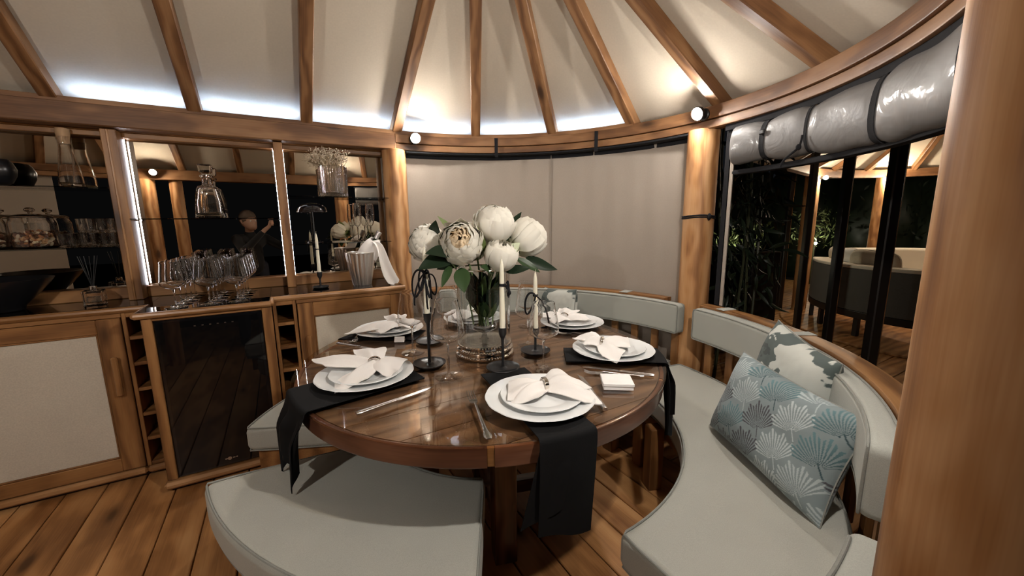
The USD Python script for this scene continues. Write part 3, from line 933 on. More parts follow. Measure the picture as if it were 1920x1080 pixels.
def bench(label, th0, th1, b0, b1, legs, slats, rail):
    t = thing('bench', label, 'bench')
    seat_cushion(t, th0, th1, 0.785, 1.225)
    arc_wood(t, 'seat_base', th0 + 0.3, th1 - 0.3, 0.84, 1.262, 0.318, 0.356)
    arc_wood(t, 'apron', th0 + 0.6, th1 - 0.6, 0.835, 0.860, 0.262, 0.317)
    for a, r in legs:
        leg(t, a, r, 0.068, 0.318)
    for a in slats:
        c = pol(a, 1.283)
        put('slat', obox((c[0], c[1], 0.565), (0.046, 0.020, 0.470), -a, 0.003), 'wood_bar', t, smooth=False, grain=2)
    arc_wood(t, 'top_rail', rail[0], rail[1], 1.272, 1.345, 0.800, 0.826)
    back_cushion(t, b0, b1, 1.205, 1.270, 0.640, 0.815)
    return t


rb = bench('curved bench on the right with pale green-grey cushions, holding two patterned pillows', 91.6, 180.3, 95.6, 164.0,
           [(97.5, 0.86), (110.0, 0.80), (150.0, 0.86), (177.0, 0.86), (98.0, 1.20), (140.0, 1.20), (176.0, 1.20)], np.arange(98.5, 172, 6.2), (95.2, 173.5))
for a in (101.5, 122.0):
    put('tie_tab', arc_sweep(a - 1.1, a + 1.1, rrect(1.262, 1.350, 0.8262, 0.8285, 0.001, 1), 4), 'back_fabric', rb)
bb = bench('curved bench at the back under the taupe canvas screen, with pale green-grey cushions', 9.0, 89.6, 9.5, 91.0,
           [(13.0, 0.86), (50.0, 0.86), (84.5, 0.82), (15.0, 1.20), (50.0, 1.20), (86.0, 1.20)], np.arange(12.0, 89, 6.35), (6.0, 84.5))
put('tie_tab', arc_sweep(70.5, 73.0, rrect(1.262, 1.350, 0.8262, 0.8285, 0.001, 1), 4), 'back_fabric', bb)
be = thing('bolster_cushion', 'short pale green-grey end cushion on the right bench, next to the nearest post', 'cushion')
arcp = arc_sweep(166.0, 177.5, lambda a: rrect(1.200, 1.268, SEAT + 0.004, 0.640, 0.022, 5), 14, end_r=0.022)
put('pad', arcp, 'back_fabric', be, smooth=50)
pp = [pol(167, 1.203, z) for z in (SEAT + 0.02, 0.55, 0.62)] + [pol(a, 1.204, 0.6385) for a in np.linspace(168, 176, 6)] + [pol(176.6, 1.203, z) for z in (0.62, 0.55, SEAT + 0.02)]
put('piping', tube(spline(pp, 40), 0.0042, 6), 'piping', be)


def stool(label, th0, th1, r0, r1, legs):
    t = thing('stool', label, 'stool')
    seat_cushion(t, th0, th1, r0, r1)
    g0 = (lambda a: r0(a) + 0.03) if callable(r0) else (lambda a: r0 + 0.03)
    g1 = (lambda a: r1(a) - 0.03) if callable(r1) else (lambda a: r1 - 0.03)
    s = 1.6
    mm, g = arc_sweep(th0 + s, th1 - s, lambda a: rrect(g0(a), g1(a), 0.270, 0.356, 0.005, 2), 30, wood_=True)
    put('seat_base', mm, 'wood_bar', t, grain=g)
    for a, r in legs:
        leg(t, a, r, 0.060, 0.270)
    return t


stool('wedge-shaped stool nearest the camera, with a pale cushion half tucked under the table', 208.6, 273.6, 0.440,
      lambda a: 0.905 + 0.105 * max(0.0, (a - 232.0) / 41.6) ** 1.5 + 0.02 * max(0.0, (232 - a) / 24.0), [(214, 0.55), (214, 0.84), (266, 0.58), (266, 0.86)])
stool('wedge-shaped stool left of the table, its pale cushion corner in front of the fridge', 293.5, 350.0, 0.440, 1.005, [(300, 0.58), (298.5, 0.90), (344, 0.55), (343, 0.90)])

# ================================================================== dining table
from shapely.geometry import Point, box as sbox
TX, TY = 0.706, 1.458
tb = thing('dining_table', 'round dark wooden dining table with a glass top, laid for dinner', 'table')
RT = 0.725
disc = Point(TX, TY).buffer(0.6985, 64)
yb = np.arange(0.807 - 0.152, 2.3, 0.152)
for k, y in enumerate(yb):
    g = disc.intersection(sbox(TX - 1, y + 0.0015, TX + 1, y + 0.1505))
    if g.is_empty or g.area < 1e-3:
        continue
    m = trimesh.creation.extrude_polygon(g, 0.020, engine='earcut')
    m.apply_translation((0, 0, TOP - 0.033))
    put('plank', m, 'wood_table', tb, smooth=False, grain=0)
put('under_board', xf(lathe([(0, TOP - 0.046), (0.66, TOP - 0.046), (0.66, TOP - 0.0335), (0, TOP - 0.0335)], 64), t=(TX, TY, 0)), 'wood_dark', tb, grain=0)
for k in range(6):
    a = 25 + 60 * k
    arc_wood(tb, 'rim', a + 0.8, a + 59.2, 0.7000, 0.716, TOP - 0.070, TOP - 0.0115, 'wood_rim', 24, 0.006, (TX, TY))
    arc_wood(tb, 'joint_block', a - 0.75, a + 0.75, 0.7000, 0.7135, TOP - 0.066, TOP - 0.014, 'wood_bar_edge', 4, 0.003, (TX, TY))
for k in range(4):
    a = 196 + 90 * k
    leg(tb, a, 0.27, 0.086, TOP - 0.105, 0.0, 'wood_rim')
for k in range(2):
    a = 196 + 90 * k
    p, q = pol(a, 0.66, TOP - 0.0755), pol(a + 180, 0.66, TOP - 0.0755)
    (m, v) = beam(p, q, 0.070, 0.056 if k == 0 else 0.0555, 0.004)
    put('crossbar', m, 'wood_rim', tb, smooth=False, grain=v)
    p, q = pol(a, 0.27, 0.10), pol(a + 180, 0.27, 0.10)
    (m, v) = beam(p, q, 0.050, 0.06 + 0.001 * k, 0.004)
    put('stretcher', m, 'wood_rim', tb, smooth=False, grain=v)
put('glass_top', xf(lathe([(0, TOP - 0.010), (RT - 0.003, TOP - 0.010), (RT, TOP - 0.0085), (RT, TOP - 0.0015), (RT - 0.002, TOP), (0, TOP)], 128), t=(TX, TY, 0)), 'table_glass', tb, smooth=40, label='smoky glass top')


# ------------------------------------------------------------------ pillows
def pillow(label, group, center, rotvec, w, h, thick, color_fn, n=(150, 100), flop=0.0):
    from scipy.spatial.transform import Rotation
    t = thing('pillow', label, 'pillow', group=group)
    Rm = Rotation.from_rotvec(rotvec).as_matrix()
    nu, nv = n
    u = np.linspace(-1, 1, nu)
    v = np.linspace(-1, 1, nv)
    U, Vv = np.meshgrid(u, v, indexing='ij')
    prof = (np.clip(1 - U ** 4, 0, 1) ** 0.55) * (np.clip(1 - Vv ** 4, 0, 1) ** 0.55)
    pinch = 1 - 0.07 * (1 - np.abs(U) ** 2.0) * np.abs(Vv) ** 3
    pinch2 = 1 - 0.07 * (1 - np.abs(Vv) ** 2.0) * np.abs(U) ** 3
    X, Y = U * w / 2 * pinch2, Vv * h / 2 * pinch
    wr = meshkit.fbm(np.stack([U * 2.2, Vv * 2.2, np.full_like(U, 3.0 + w * 10)], -1), 3, 5) - 0.5
    parts = []
    cols = []
    for s in (1, -1):
        Z = s * (thick / 2 * prof + 0.012 * wr * prof) + flop * (U * Vv) * 0.02
        G = np.stack([X, Y, Z], -1).reshape(-1, 3)
        I, J = np.meshgrid(np.arange(nu - 1), np.arange(nv - 1), indexing='ij')
        q = np.stack([I * nv + J, (I + 1) * nv + J, (I + 1) * nv + J + 1, I * nv + J + 1], -1).reshape(-1, 4)
        if s < 0:
            q = q[:, ::-1]
        parts.append((G @ Rm.T + np.asarray(center), np.vstack([q[:, [0, 1, 2]], q[:, [0, 2, 3]]])))
        cols.append(color_fn(X, Y, s).reshape(-1, 3))
    m = cat(*parts)
    c = put('cover', m, 'printed_fabric', t, smooth=True, tint=np.vstack(cols))
    e = [(a, -1) for a in np.linspace(-1, 1, 30)[:-1]] + [(1, b) for b in np.linspace(-1, 1, 22)[:-1]] + [(a, 1) for a in np.linspace(1, -1, 30)[:-1]] + [(-1, b) for b in np.linspace(1, -1, 22)[:-1]]
    pts = np.array([(a * w / 2 * (1 - 0.07 * (1 - b * b) * abs(a) ** 3), b * h / 2 * (1 - 0.07 * (1 - a * a) * abs(b) ** 3), flop * a * b * 0.02) for a, b in e]) @ Rm.T + np.asarray(center)
    put('seam', tube(pts, 0.0025, 5, closed=True), 'piping', c)
    return t


def fans(X, Y, s):
    """Printed leaf fans in rows: dark teal, slate and pale strokes on grey-blue."""
    base = np.array([0.225, 0.275, 0.285])
    col = np.broadcast_to(base, X.shape + (3,)).copy()
    col *= (0.93 + 0.14 * meshkit.fbm(np.stack([X * 30, Y * 30, 0 * X], -1), 3, 2))[..., None]
    cw, ch = 0.128, 0.086
    X, Y = X * 0.88 + Y * 0.47, Y * 0.88 - X * 0.47
    rr = np.random.default_rng(4)
    for row in range(-6, 7):
        for c in range(-5, 6):
            fx = (c + (0.5 if row % 2 else 0.0)) * cw
            fy = row * ch - 0.035
            style = rr.integers(0, 4)
            dx, dy = X - fx, Y - fy
            tilt = rr.uniform(-0.12, 0.12)
            dx, dy = dx * math.cos(tilt) - dy * math.sin(tilt), dx * math.sin(tilt) + dy * math.cos(tilt)
            R = np.hypot(dx, dy)
            A = np.arctan2(dx, dy)
            k = 17
            ph = A * k / 1.25
            lim = 0.088 + 0.008 * np.cos(ph * 1.0)
            inside = (np.abs(A) < 1.25) & (R < lim * (1 - 0.10 * np.abs(A))) & (R > 0.010)
            duty = 0.30 + 0.30 * np.clip(R / 0.085, 0, 1)
            stroke = inside & (np.cos(ph * math.pi) > 1 - 2 * duty * 0.95)
            stem = (np.abs(dx) < 0.0016) & (dy < 0.016) & (dy > -0.024)
            tone = [(0.050, 0.085, 0.095), (0.42, 0.48, 0.49), (0.075, 0.075, 0.085), (0.47, 0.53, 0.54)][style]
            if style == 0:
                g = np.clip(R / 0.085, 0, 1)[..., None]
                tt = lerp((0.03, 0.06, 0.07), (0.12, 0.22, 0.24), g)
            else:
                tt = np.broadcast_to(np.array(tone), X.shape + (3,))
            sel = stroke | stem
            col[sel] = tt[sel]
    return col


def camo(X, Y, s):
    p = np.stack([X * 11 + Y * 4 + 1.7, Y * 19 - X * 6 + 0.6, 0 * X + 2.0 * s], -1)
    n = meshkit.fbm(p, 4, 9)
    rag = meshkit.fbm(np.stack([X * 60, Y * 25, 0 * X], -1), 2, 3)
    v = n + 0.10 * (rag - 0.5) + 0.16 * np.sin((Y + 0.35 * X) * 2 * math.pi / 0.19 + 0.4)
    v = np.argsort(np.argsort(v.ravel())).reshape(v.shape) / v.size
    col = np.broadcast_to(np.array([0.58, 0.60, 0.555]), X.shape + (3,)).copy()
    col[v > 0.46] = (0.095, 0.12, 0.115)
    col[(v > 0.43) & (v <= 0.46)] = (0.33, 0.37, 0.35)
    col[v > 0.90] = (0.06, 0.075, 0.072)
    return col


pillow('oblong grey-blue pillow printed with leaf fans, leaning on the right bench', None, (1.352, 0.612, 0.628), (0.7775, -1.2149, -1.7495), 0.535, 0.325, 0.135, fans, n=(300, 190))
pillow('white and dark green blotched pillow, behind the leaf-fan pillow on the right bench', None, (1.605, 0.690, 0.672), (0.8713, -1.4887, -1.7943), 0.43, 0.39, 0.13, camo, n=(220, 200), flop=1.0)
pillow('white and dark green blotched pillow on the back bench, seen past the candles', None, (1.610, 2.150, 0.660), (1.0341, -1.1917, -1.2172), 0.40, 0.36, 0.12, camo, n=(120, 110))

# ================================================================== the laid table
def rim_at(th, r, z):
    return pol(th, r, z, TX, TY)


def runner(label, start, th_e, w0, w1, drop, skew=0.0, folds=0.010, kf=2.0, ph=0.0, tail=(0, 0, 0), taper=1.0, layer2=None):
    """Folded black cloth: lies on the table from start, runs over the rim at th_e and hangs down."""
    t = thing('table_cloth', label, 'cloth', group=None)

    def one(w0, w1, drop, skew, ph, lift, taper, tail, name):
        start_ = np.asarray(start, float)
        e = rim_at(th_e, RT, 0)[:2]
        d = (e - start_) / np.linalg.norm(e - start_)
        nrm = np.array([-d[1], d[0]])
        G = []
        NV = 17
        for v in np.linspace(-0.5, 0.5, NV):
            row = []
            a = np.r_[start_ + nrm * w0 * v, TOP + 0.0025 + lift]
            th = th_e - math.degrees(w1 * v / RT)
            b = rim_at(th, RT - 0.002, TOP + 0.0025 + lift)
            for u in np.linspace(0, 1, 12):
                row.append(lerp(a, b, u) + np.array([0, 0, 0.004 * (1 + math.sin(9 * v + ph)) * 0.5 * math.sin(math.pi * u)]))
            for u in np.linspace(0, 90, 5)[1:]:
                q = math.radians(u)
                row.append(rim_at(th, RT - 0.002 + (0.010 + lift) * math.sin(q), TOP - 0.0075 + (0.010 + lift) * math.cos(q)))
            L = drop + tail[0] * v + tail[1] * abs(v) * 2 + tail[2] * math.cos(2 * math.pi * v)
            for u in np.linspace(0, 1, 16)[1:]:
                wv = v * (1 + (taper - 1) * u)
                thd = th_e - math.degrees((w1 * wv + skew * u) / RT)
                f = folds * smoothstep(u * 2.5) * (1 + math.sin(2 * math.pi * kf * v + ph))
                row.append(rim_at(thd, RT + 0.010 + lift + f, TOP - 0.0075 - L * u))
            G.append(row)
        put(name, sheet(np.array(G), 0.0025), 'black_cloth', t, smooth=50)
    one(w0, w1, drop, skew, ph, 0.004 if layer2 else 0.0, taper, tail, 'upper_layer' if layer2 else 'cloth')
    if layer2:
        one(*layer2, 'lower_layer')
    return t


runner('black table cloth folded under the nearest plate, hanging straight down over the front rim', (0.655, 1.20), 189.0, 0.17, 0.165, 0.265, skew=-0.012, folds=0.004, kf=1.2, taper=0.93, tail=(0.03, 0, 0),
       layer2=(0.165, 0.155, 0.20, -0.055, 1.0, 0.0, 1.0, (-0.06, 0, 0)))
runner('black table cloth under the left plate, hanging in folds with two pointed tails', (0.375, 1.385), 259.5, 0.20, 0.215, 0.190, skew=-0.05, folds=0.018, kf=1.9, ph=0.6, taper=0.62, tail=(-0.03, 0.03, -0.040),
       layer2=(0.19, 0.19, 0.190, -0.03, 2.2, 0.0, 0.75, (0.08, 0.03, 0.0)))
runner('black table cloth under the right plate, hanging down beside the right bench', (0.955, 1.225), 128.0, 0.165, 0.18, 0.18, skew=-0.13, folds=0.010, kf=1.4, taper=0.75, tail=(0.09, 0, 0),
       layer2=(0.155, 0.15, 0.24, -0.16, 1.5, 0.0, 0.7, (0.06, 0, 0)))
runner('black table cloth under the plate in front of the right bar cabinet', (0.545, 1.83), 322.0, 0.17, 0.17, 0.16, folds=0.008, kf=1.5)
runner('black table cloth under the back right plate, by the back bench', (1.13, 1.545), 77.0, 0.17, 0.17, 0.16, folds=0.008, kf=1.5)
runner('black table cloth under the plate behind the flower vase', (0.83, 1.80), 19.0, 0.17, 0.17, 0.16, folds=0.008, kf=1.5)


def plate_mesh(c, r, z, h, lobes=14, wav=0.010, n=112):
    a = np.linspace(0, 2 * math.pi, n, endpoint=False)
    k = 1 + wav * (np.abs(np.cos(lobes / 2 * a)) - 0.6)
    prof = [(0.0, 0.003), (0.55 * r, 0.003), (0.60 * r, 0.0), (0.64 * r, 0.0), (0.66 * r, 0.005), (0.80 * r, 0.55 * h), (0.985 * r, h - 0.002), (1.0 * r, h), (0.99 * r, h + 0.0018), (0.80 * r, 0.55 * h + 0.004), (0.68 * r, 0.0085), (0.62 * r, 0.0068), (0.0, 0.0065)]
    P = []
    for rr, zz in prof:
        w = smoothstep((rr / r - 0.62) / 0.38)
        q = rr * (1 + (k - 1) * w)
        P.append(np.stack([c[0] + q * np.cos(a), c[1] + q * np.sin(a), np.full(n, z + zz)], 1))
    return loft(np.array(P))


def napkin(label, ring, lobes, seed, tilt=0.0, ringdir=0.0):
    t = thing('napkin', label, 'napkin')
    r = np.random.default_rng(seed)
    ms = []
    for (ex, ey, ez, w, kind) in lobes:
        e = np.array([ex, ey, ez])
        d = e - ring
        L = np.linalg.norm(d[:2])
        dx = d / np.linalg.norm(d)
        nrm = np.array([-dx[1], dx[0], 0.0])
        nrm /= np.linalg.norm(nrm)
        ph, amp = r.uniform(0, 6), r.uniform(0.004, 0.008)
        G = []
        for u in np.linspace(0, 1, 16):
            row = []
            for v in np.linspace(-1, 1, 15):
                wid = 0.020 + (w * 0.72 - 0.020) * min(1.0, u * 1.35) ** 0.75
                uu = u
                if kind == 'point':
                    uu = u * (1.0 - 0.42 * abs(v + 0.25) / 1.25)
                elif kind == 'slant':
                    uu = u * (0.90 + 0.13 * v)
                elif kind == 'slant2':
                    uu = u * (0.90 - 0.13 * v)
                lift = 0.020 * math.sin(math.pi * min(1, uu * 1.1)) * (1 - 0.4 * v * v)
                fold = amp * math.cos(v * 5.2 + ph) * (1 - 0.55 * u) + 0.010 * (1 - u) * math.cos(v * 3.1)
                p = ring + d * uu + nrm * wid * v + np.array([0, 0, lift + fold * 1.1])
                row.append(p)
            G.append(row)
        ms.append(sheet(np.array(G), 0.0032))
    put('folded_cloth', cat(*ms), 'white_linen', t, smooth=50)
    a = np.linspace(0, 2 * math.pi, 40, endpoint=False)
    c, s = math.cos(math.radians(ringdir)), math.sin(math.radians(ringdir))
    pts = [ring + np.array([-s * 0.021 * math.cos(q), c * 0.021 * math.cos(q), 0.010 + 0.0185 * math.sin(q)]) for q in a]
    for k, off in enumerate((-0.004, 0.0, 0.004)):
        pts2 = np.array(pts) + np.array([c * off, s * off, 0])
        put('silver_ring', tube(pts2, 0.0026, 8, closed=True), 'silver', t, label='silver napkin ring' if k == 0 else None)
    return t


PLATES = {
    'nearest the camera': (0.632, 0.930), 'at the left rim of the table': (0.214, 1.400), 'in front of the right bar cabinet': (0.428, 1.958),
    'by the right bench': (1.140, 1.143), 'at the back right, by the back bench': (1.275, 1.580), 'behind the flower vase': (0.885, 1.955)}
for k, (where, c) in enumerate(PLATES.items()):
    z = TOP + 0.0095
    o = put('dinner_plate', plate_mesh(c, 0.165, z, 0.017), 'porcelain', smooth=50)
    tag(o, f'large scalloped white dinner plate {where}', 'plate', 'large white dinner plates')
    o = put('side_plate', plate_mesh((c[0] + 0.004, c[1] - 0.004), 0.124, z + 0.0095, 0.014, 12, 0.008), 'porcelain', smooth=50)
    tag(o, f'smaller white plate on the dinner plate {where}', 'plate', 'small white plates')
ZN = TOP + 0.038
napkin('white napkin in a silver ring on the plates nearest the camera', np.array([0.662, 0.948, ZN]),
       [(0.540, 0.985, ZN, 0.085, 'slant'), (0.520, 0.905, ZN - 0.012, 0.060, 'point'), (0.775, 0.930, ZN + 0.012, 0.110, 'slant2'), (0.775, 0.805, ZN - 0.018, 0.075, 'point')], 1, ringdir=-10)
napkin('white napkin in a silver ring on the plates at the left rim', np.array([0.252, 1.428, ZN]),
       [(0.045, 1.575, ZN + 0.004, 0.095, 'point'), (0.260, 1.570, ZN + 0.022, 0.080, 'slant'), (0.330, 1.345, ZN - 0.004, 0.110, 'slant2'), (0.110, 1.275, ZN - 0.020, 0.070, 'point')], 2, ringdir=75)
napkin('white napkin in a silver ring on the plates in front of the right cabinet', np.array([0.470, 1.955, ZN]),
       [(0.215, 1.940, ZN - 0.014, 0.080, 'point'), (0.480, 2.060, ZN + 0.026, 0.075, 'slant'), (0.540, 1.900, ZN, 0.080, 'slant2'), (0.335, 1.890, ZN, 0.085, 'slant')], 3, ringdir=20)
napkin('white napkin in a silver ring on the plates by the right bench', np.array([1.110, 1.175, ZN]),
       [(1.070, 1.270, ZN + 0.022, 0.085, 'slant'), (1.035, 1.235, ZN + 0.004, 0.065, 'slant2'), (1.215, 1.110, ZN + 0.006, 0.110, 'slant'), (1.045, 1.005, ZN - 0.014, 0.075, 'point')], 4, ringdir=-50)
napkin('white napkin in a silver ring on the back right plates', np.array([1.245, 1.605, ZN]),
       [(1.330, 1.665, ZN + 0.028, 0.085, 'slant'), (1.360, 1.520, ZN, 0.080, 'point'), (1.160, 1.700, ZN + 0.008, 0.085, 'slant2'), (1.160, 1.560, ZN - 0.004, 0.070, 'point')], 5, ringdir=40)
napkin('white napkin in a silver ring on the plates behind the vase', np.array([0.880, 1.960, ZN]),
       [(0.760, 1.960, ZN + 0.008, 0.095, 'slant'), (0.795, 1.870, ZN, 0.070, 'point'), (1.010, 1.940, ZN + 0.008, 0.095, 'slant2'), (0.960, 2.050, ZN + 0.028, 0.080, 'slant')], 6, ringdir=0)


# ------------------------------------------------------------------ cutlery
def along(p, q, m, z=TOP + 0.001):
    d = np.array(q, float) - np.array(p, float)
    a = math.degrees(math.atan2(d[1], d[0]))
    return xf(m, rz(a), (p[0], p[1], z))


def knife(label, p, q):
    L = math.dist(p, q)
    t = thing('knife', label, 'knife')
    hl = 0.46 * L
    xs_ = np.linspace(0, hl, 14)
    w = np.interp(xs_ / hl, [0, 0.06, 0.2, 0.6, 0.92, 0.96, 1], [0.0075, 0.0098, 0.0088, 0.0072, 0.0062, 0.0078, 0.0070])
    P = [[(x, wy * math.cos(b), 0.0055 + wy * 0.55 * math.sin(b)) for b in np.linspace(0, 2 * math.pi, 14, endpoint=False)] for x, wy in zip(xs_, w)]
    put('handle', along(p, q, loft(np.array(P))), 'steel', t)
    G = []
    for u in np.linspace(0, 1, 14):
        x = hl + (L - hl) * u
        top_, bot = 0.0065, -0.0105 + 0.004 * u
        if u > 0.75:
            bot = bot + (top_ - bot) * ((u - 0.75) / 0.25) ** 1.8 * 0.97
        if u < 0.08:
            bot = top_ - (top_ - bot) * (0.5 + u * 6)
        G.append([(x, top_ + (bot - top_) * v, 0.0045) for v in np.linspace(0, 1, 4)])
    put('blade', along(p, q, sheet(np.array(G), 0.0018)), 'steel', t)
    return t


def fork(label, p, q):
    L = math.dist(p, q)
    t = thing('fork', label, 'fork')
    xs_ = np.linspace(0, 0.68 * L, 16)
    w = np.interp(xs_ / (0.68 * L), [0, 0.05, 0.14, 0.22, 0.8, 1], [0.0065, 0.0115, 0.0095, 0.0062, 0.0032, 0.0036])
    zz = np.interp(xs_ / (0.68 * L), [0, 0.5, 1], [0.004, 0.006, 0.011])
    P = [[(x, wy * math.cos(b), z + 0.0016 * math.sin(b)) for b in np.linspace(0, 2 * math.pi, 12, endpoint=False)] for x, wy, z in zip(xs_, w, zz)]
    put('handle', along(p, q, loft(np.array(P))), 'steel', t)
    x0 = 0.67 * L
    G = [[(x0 + 0.14 * L * u, v * np.interp(u, [0, 0.45, 1], [0.0035, 0.0115, 0.0128]), 0.0112 - 0.008 * math.sin(u * 2.2)) for v in np.linspace(-1, 1, 7)] for u in np.linspace(0, 1, 8)]
    put('root', along(p, q, sheet(np.array(G), 0.0018)), 'steel', t)
    for y in (-0.0108, -0.0036, 0.0036, 0.0108):
        pts = [(x0 + 0.125 * L + (L - x0 - 0.125 * L) * u, y, 0.0040 - 0.002 * math.sin(math.pi * u) + 0.006 * u * u) for u in np.linspace(0, 1, 8)]
        put('tine', along(p, q, tube(pts, np.linspace(0.0018, 0.0010, 8), 6)), 'steel', t)
    return t


knife('table knife lying between the left plate and the tall front wine glass', (0.140, 1.137), (0.398, 1.201))
fork('table fork left of the nearest plate, close to the front rim', (0.406, 0.823), (0.478, 1.100))
knife('table knife right of the nearest plate, its handle towards the rim', (0.763, 0.787), (0.868, 1.030))
knife('table knife lying towards the right bench, just behind the small white box', (1.085, 0.886), (0.930, 1.085))
fork('table fork lying behind the small white box', (1.055, 0.905), (0.900, 1.040))
knife('table knife left of the plate in front of the right cabinet, near the left rim', (0.179, 1.890), (0.352, 1.652))
fork('table fork tucked under the napkin in front of the right cabinet', (0.322, 2.085), (0.240, 1.860))
fork('table fork between the back right plate and the plate by the right bench', (1.290, 1.335), (1.120, 1.500))

# ------------------------------------------------------------------ wine glasses
def bowl_prof(pts, th=0.0011):
    pts = np.asarray(pts, float)
    from scipy.interpolate import PchipInterpolator
    s = np.linspace(0, 1, len(pts))
    q = np.stack([PchipInterpolator(s, pts[:, k])(np.linspace(0, 1, 26)) for k in (0, 1)], 1)
    tg = np.gradient(q, axis=0)
    tg /= np.linalg.norm(tg, axis=1, keepdims=True)
    nin = np.stack([-tg[:, 1], tg[:, 0]], 1)
    inn = q + nin * th
    inn[:, 0] = np.maximum(inn[:, 0], 0)
    inn[0] = (0, q[0, 1] + th * 1.5)
    return np.vstack([q, inn[::-1]])


def wine_glass(label, c, h=0.255, rb=0.0485, group=None, name='wine_glass', stem=0.45, rw=0.056, rr=0.040):
    t = thing(name, label, 'glass', c, 0, group)
    zb = stem * h
    bh = h - zb
    put('foot', lathe([(0, 0.0), (rb - 0.001, 0.0), (rb, 0.0009), (rb - 0.001, 0.0018), (0.6 * rb, 0.0026), (0.012, 0.006), (0.0055, 0.012), (0, 0.012)], 40), 'solid_glass', t, smooth=60)
    put('stem', lathe([(0, 0.0121), (0.0048, 0.0121), (0.0036, 0.03), (0.0034, zb * 0.6), (0.0042, zb - 0.012), (0.0075, zb - 0.0015), (0, zb - 0.0012)], 20), 'solid_glass', t, smooth=60)
    put('bowl', lathe(bowl_prof([(0.0, zb), (0.012, zb + 0.0015), (0.6 * rw, zb + 0.010), (0.93 * rw, zb + 0.024), (rw, zb + 0.040), (0.96 * rw, zb + 0.45 * bh), (lerp(rr, rw, 0.35), zb + 0.75 * bh), (rr, zb + bh)]), 48), 'solid_glass', t, smooth=60)
    return t


wine_glass('tallest wine glass at the front of the table, right of the left plate', (0.473, 1.269, TOP), 0.280, rw=0.060)
wine_glass('wine glass behind the front one, beside the plate facing the right cabinet', (0.440, 1.596, TOP), 0.262)
wine_glass('wine glass right of the front candle, behind the nearest plate', (0.803, 1.156, TOP), 0.252)
wine_glass('wine glass right of the flower vase, behind the right candle', (0.914, 1.437, TOP), 0.256)
wine_glass('wine glass left of the flower vase, seen behind the front wine glass', (0.632, 1.690, TOP), 0.256)
wine_glass('wine glass at the back right, in front of the blotched pillow', (1.075, 1.700, TOP), 0.235, stem=0.38)

# ------------------------------------------------------------------ candles
def candle(label, c, z0, h, r=0.0108):
    t = thing('candle', label, 'candle', (c[0], c[1], z0))
    put('wax', lathe([(0, 0), (r, 0), (r * 1.0, 0.003), (r * 0.72, h - 0.030), (r * 0.62, h - 0.022), (r * 0.30, h - 0.004), (0.0018, h), (0, h)], 28), 'wax', t, smooth=50)
    put('wick', tube([(0, 0, h - 0.001), (0.0003, 0, h + 0.006), (0.0015, 0, h + 0.011)], 0.0008, 6), 'wick', t)
    return t


def holder(label, c, z0, h, rb=0.063):
    t = thing('candlestick', label, 'candlestick', (c[0], c[1], z0))
    put('dish', lathe([(0, 0.0), (rb * 0.55, 0.0), (rb * 0.9, 0.003), (rb, 0.010), (rb - 0.001, 0.0118), (rb - 0.004, 0.0105), (rb * 0.8, 0.0055), (rb * 0.3, 0.0048), (0.012, 0.010), (0, 0.012)], 44), 'black_metal', t, smooth=50)
    put('rod', lathe([(0, 0.011), (0.0058, 0.011), (0.0052, 0.03), (0.0052, h - 0.045), (0.0075, h - 0.038), (0, h - 0.038)], 18), 'black_metal', t)
    put('cup', lathe([(0, h - 0.0379), (0.0080, h - 0.0379), (0.0135, h - 0.026), (0.0150, h - 0.010), (0.0150, h), (0.0132, h), (0.0130, h - 0.012), (0, h - 0.0125)], 24), 'black_metal', t)
    return t


def bow(t, z, r, ang, loops, tails, w=0.010):
    """Ribbon tied round the candle (local frame): band, loops (dx, drop), tails (dx, length)."""
    a = np.linspace(0, 2 * math.pi, 26)
    G = [[((r + 0.0012) * math.cos(q), (r + 0.0012) * math.sin(q), z + e * w / 2) for e in (-1, 0, 1)] for q in a]
    b = put('ribbon', sheet(np.array(G), 0.0008), 'webbing', t, label='black ribbon')
    ca, sa = math.cos(math.radians(ang)), math.sin(math.radians(ang))
    f = np.array([ca, sa, 0])          # outwards, where the knot sits
    sd = np.array([-sa, ca, 0])        # sideways
    k0 = f * (r + 0.003) + np.array([0, 0, z])
    put('knot', ball(k0, 0.006, 2, (1, 1, 0.9)), 'webbing', b)
    for dx, drop in loops:
        c = spline([k0, k0 + sd * dx * 0.55 + np.array([0, 0, 0.012]), k0 + sd * dx + np.array([0, 0, -drop * 0.35]), k0 + sd * dx * 0.85 + np.array([0, 0, -drop]), k0 + sd * dx * 0.45 + np.array([0, 0, -drop * 0.75]), k0], 26)
        tg = np.gradient(c, axis=0)
        tg /= np.maximum(np.linalg.norm(tg, axis=1, keepdims=True), 1e-9)
        G = [[p + (0.78 * np.cross(f, q) + 0.62 * f) * e * w * 0.5 + f * 0.004 for e in (-1, 0, 1)] for p, q in zip(c, tg)]
        put('loop', sheet(np.array(G), 0.0008), 'webbing', b)
    for dx, ln in tails:
        c = spline([k0, k0 + sd * dx * 0.6 + np.array([0, 0, -ln * 0.25]), k0 + sd * dx + np.array([0, 0, -ln * 0.65]) + f * 0.008, k0 + sd * dx * 1.15 + np.array([0, 0, -ln])], 16)
        G = [[p + (sd * 0.8 + f * 0.6) * e * w * 0.5 + f * 0.004 for e in (-1, 0, 1)] for p in c]
        put('tail', sheet(np.array(G), 0.0008), 'webbing', b)


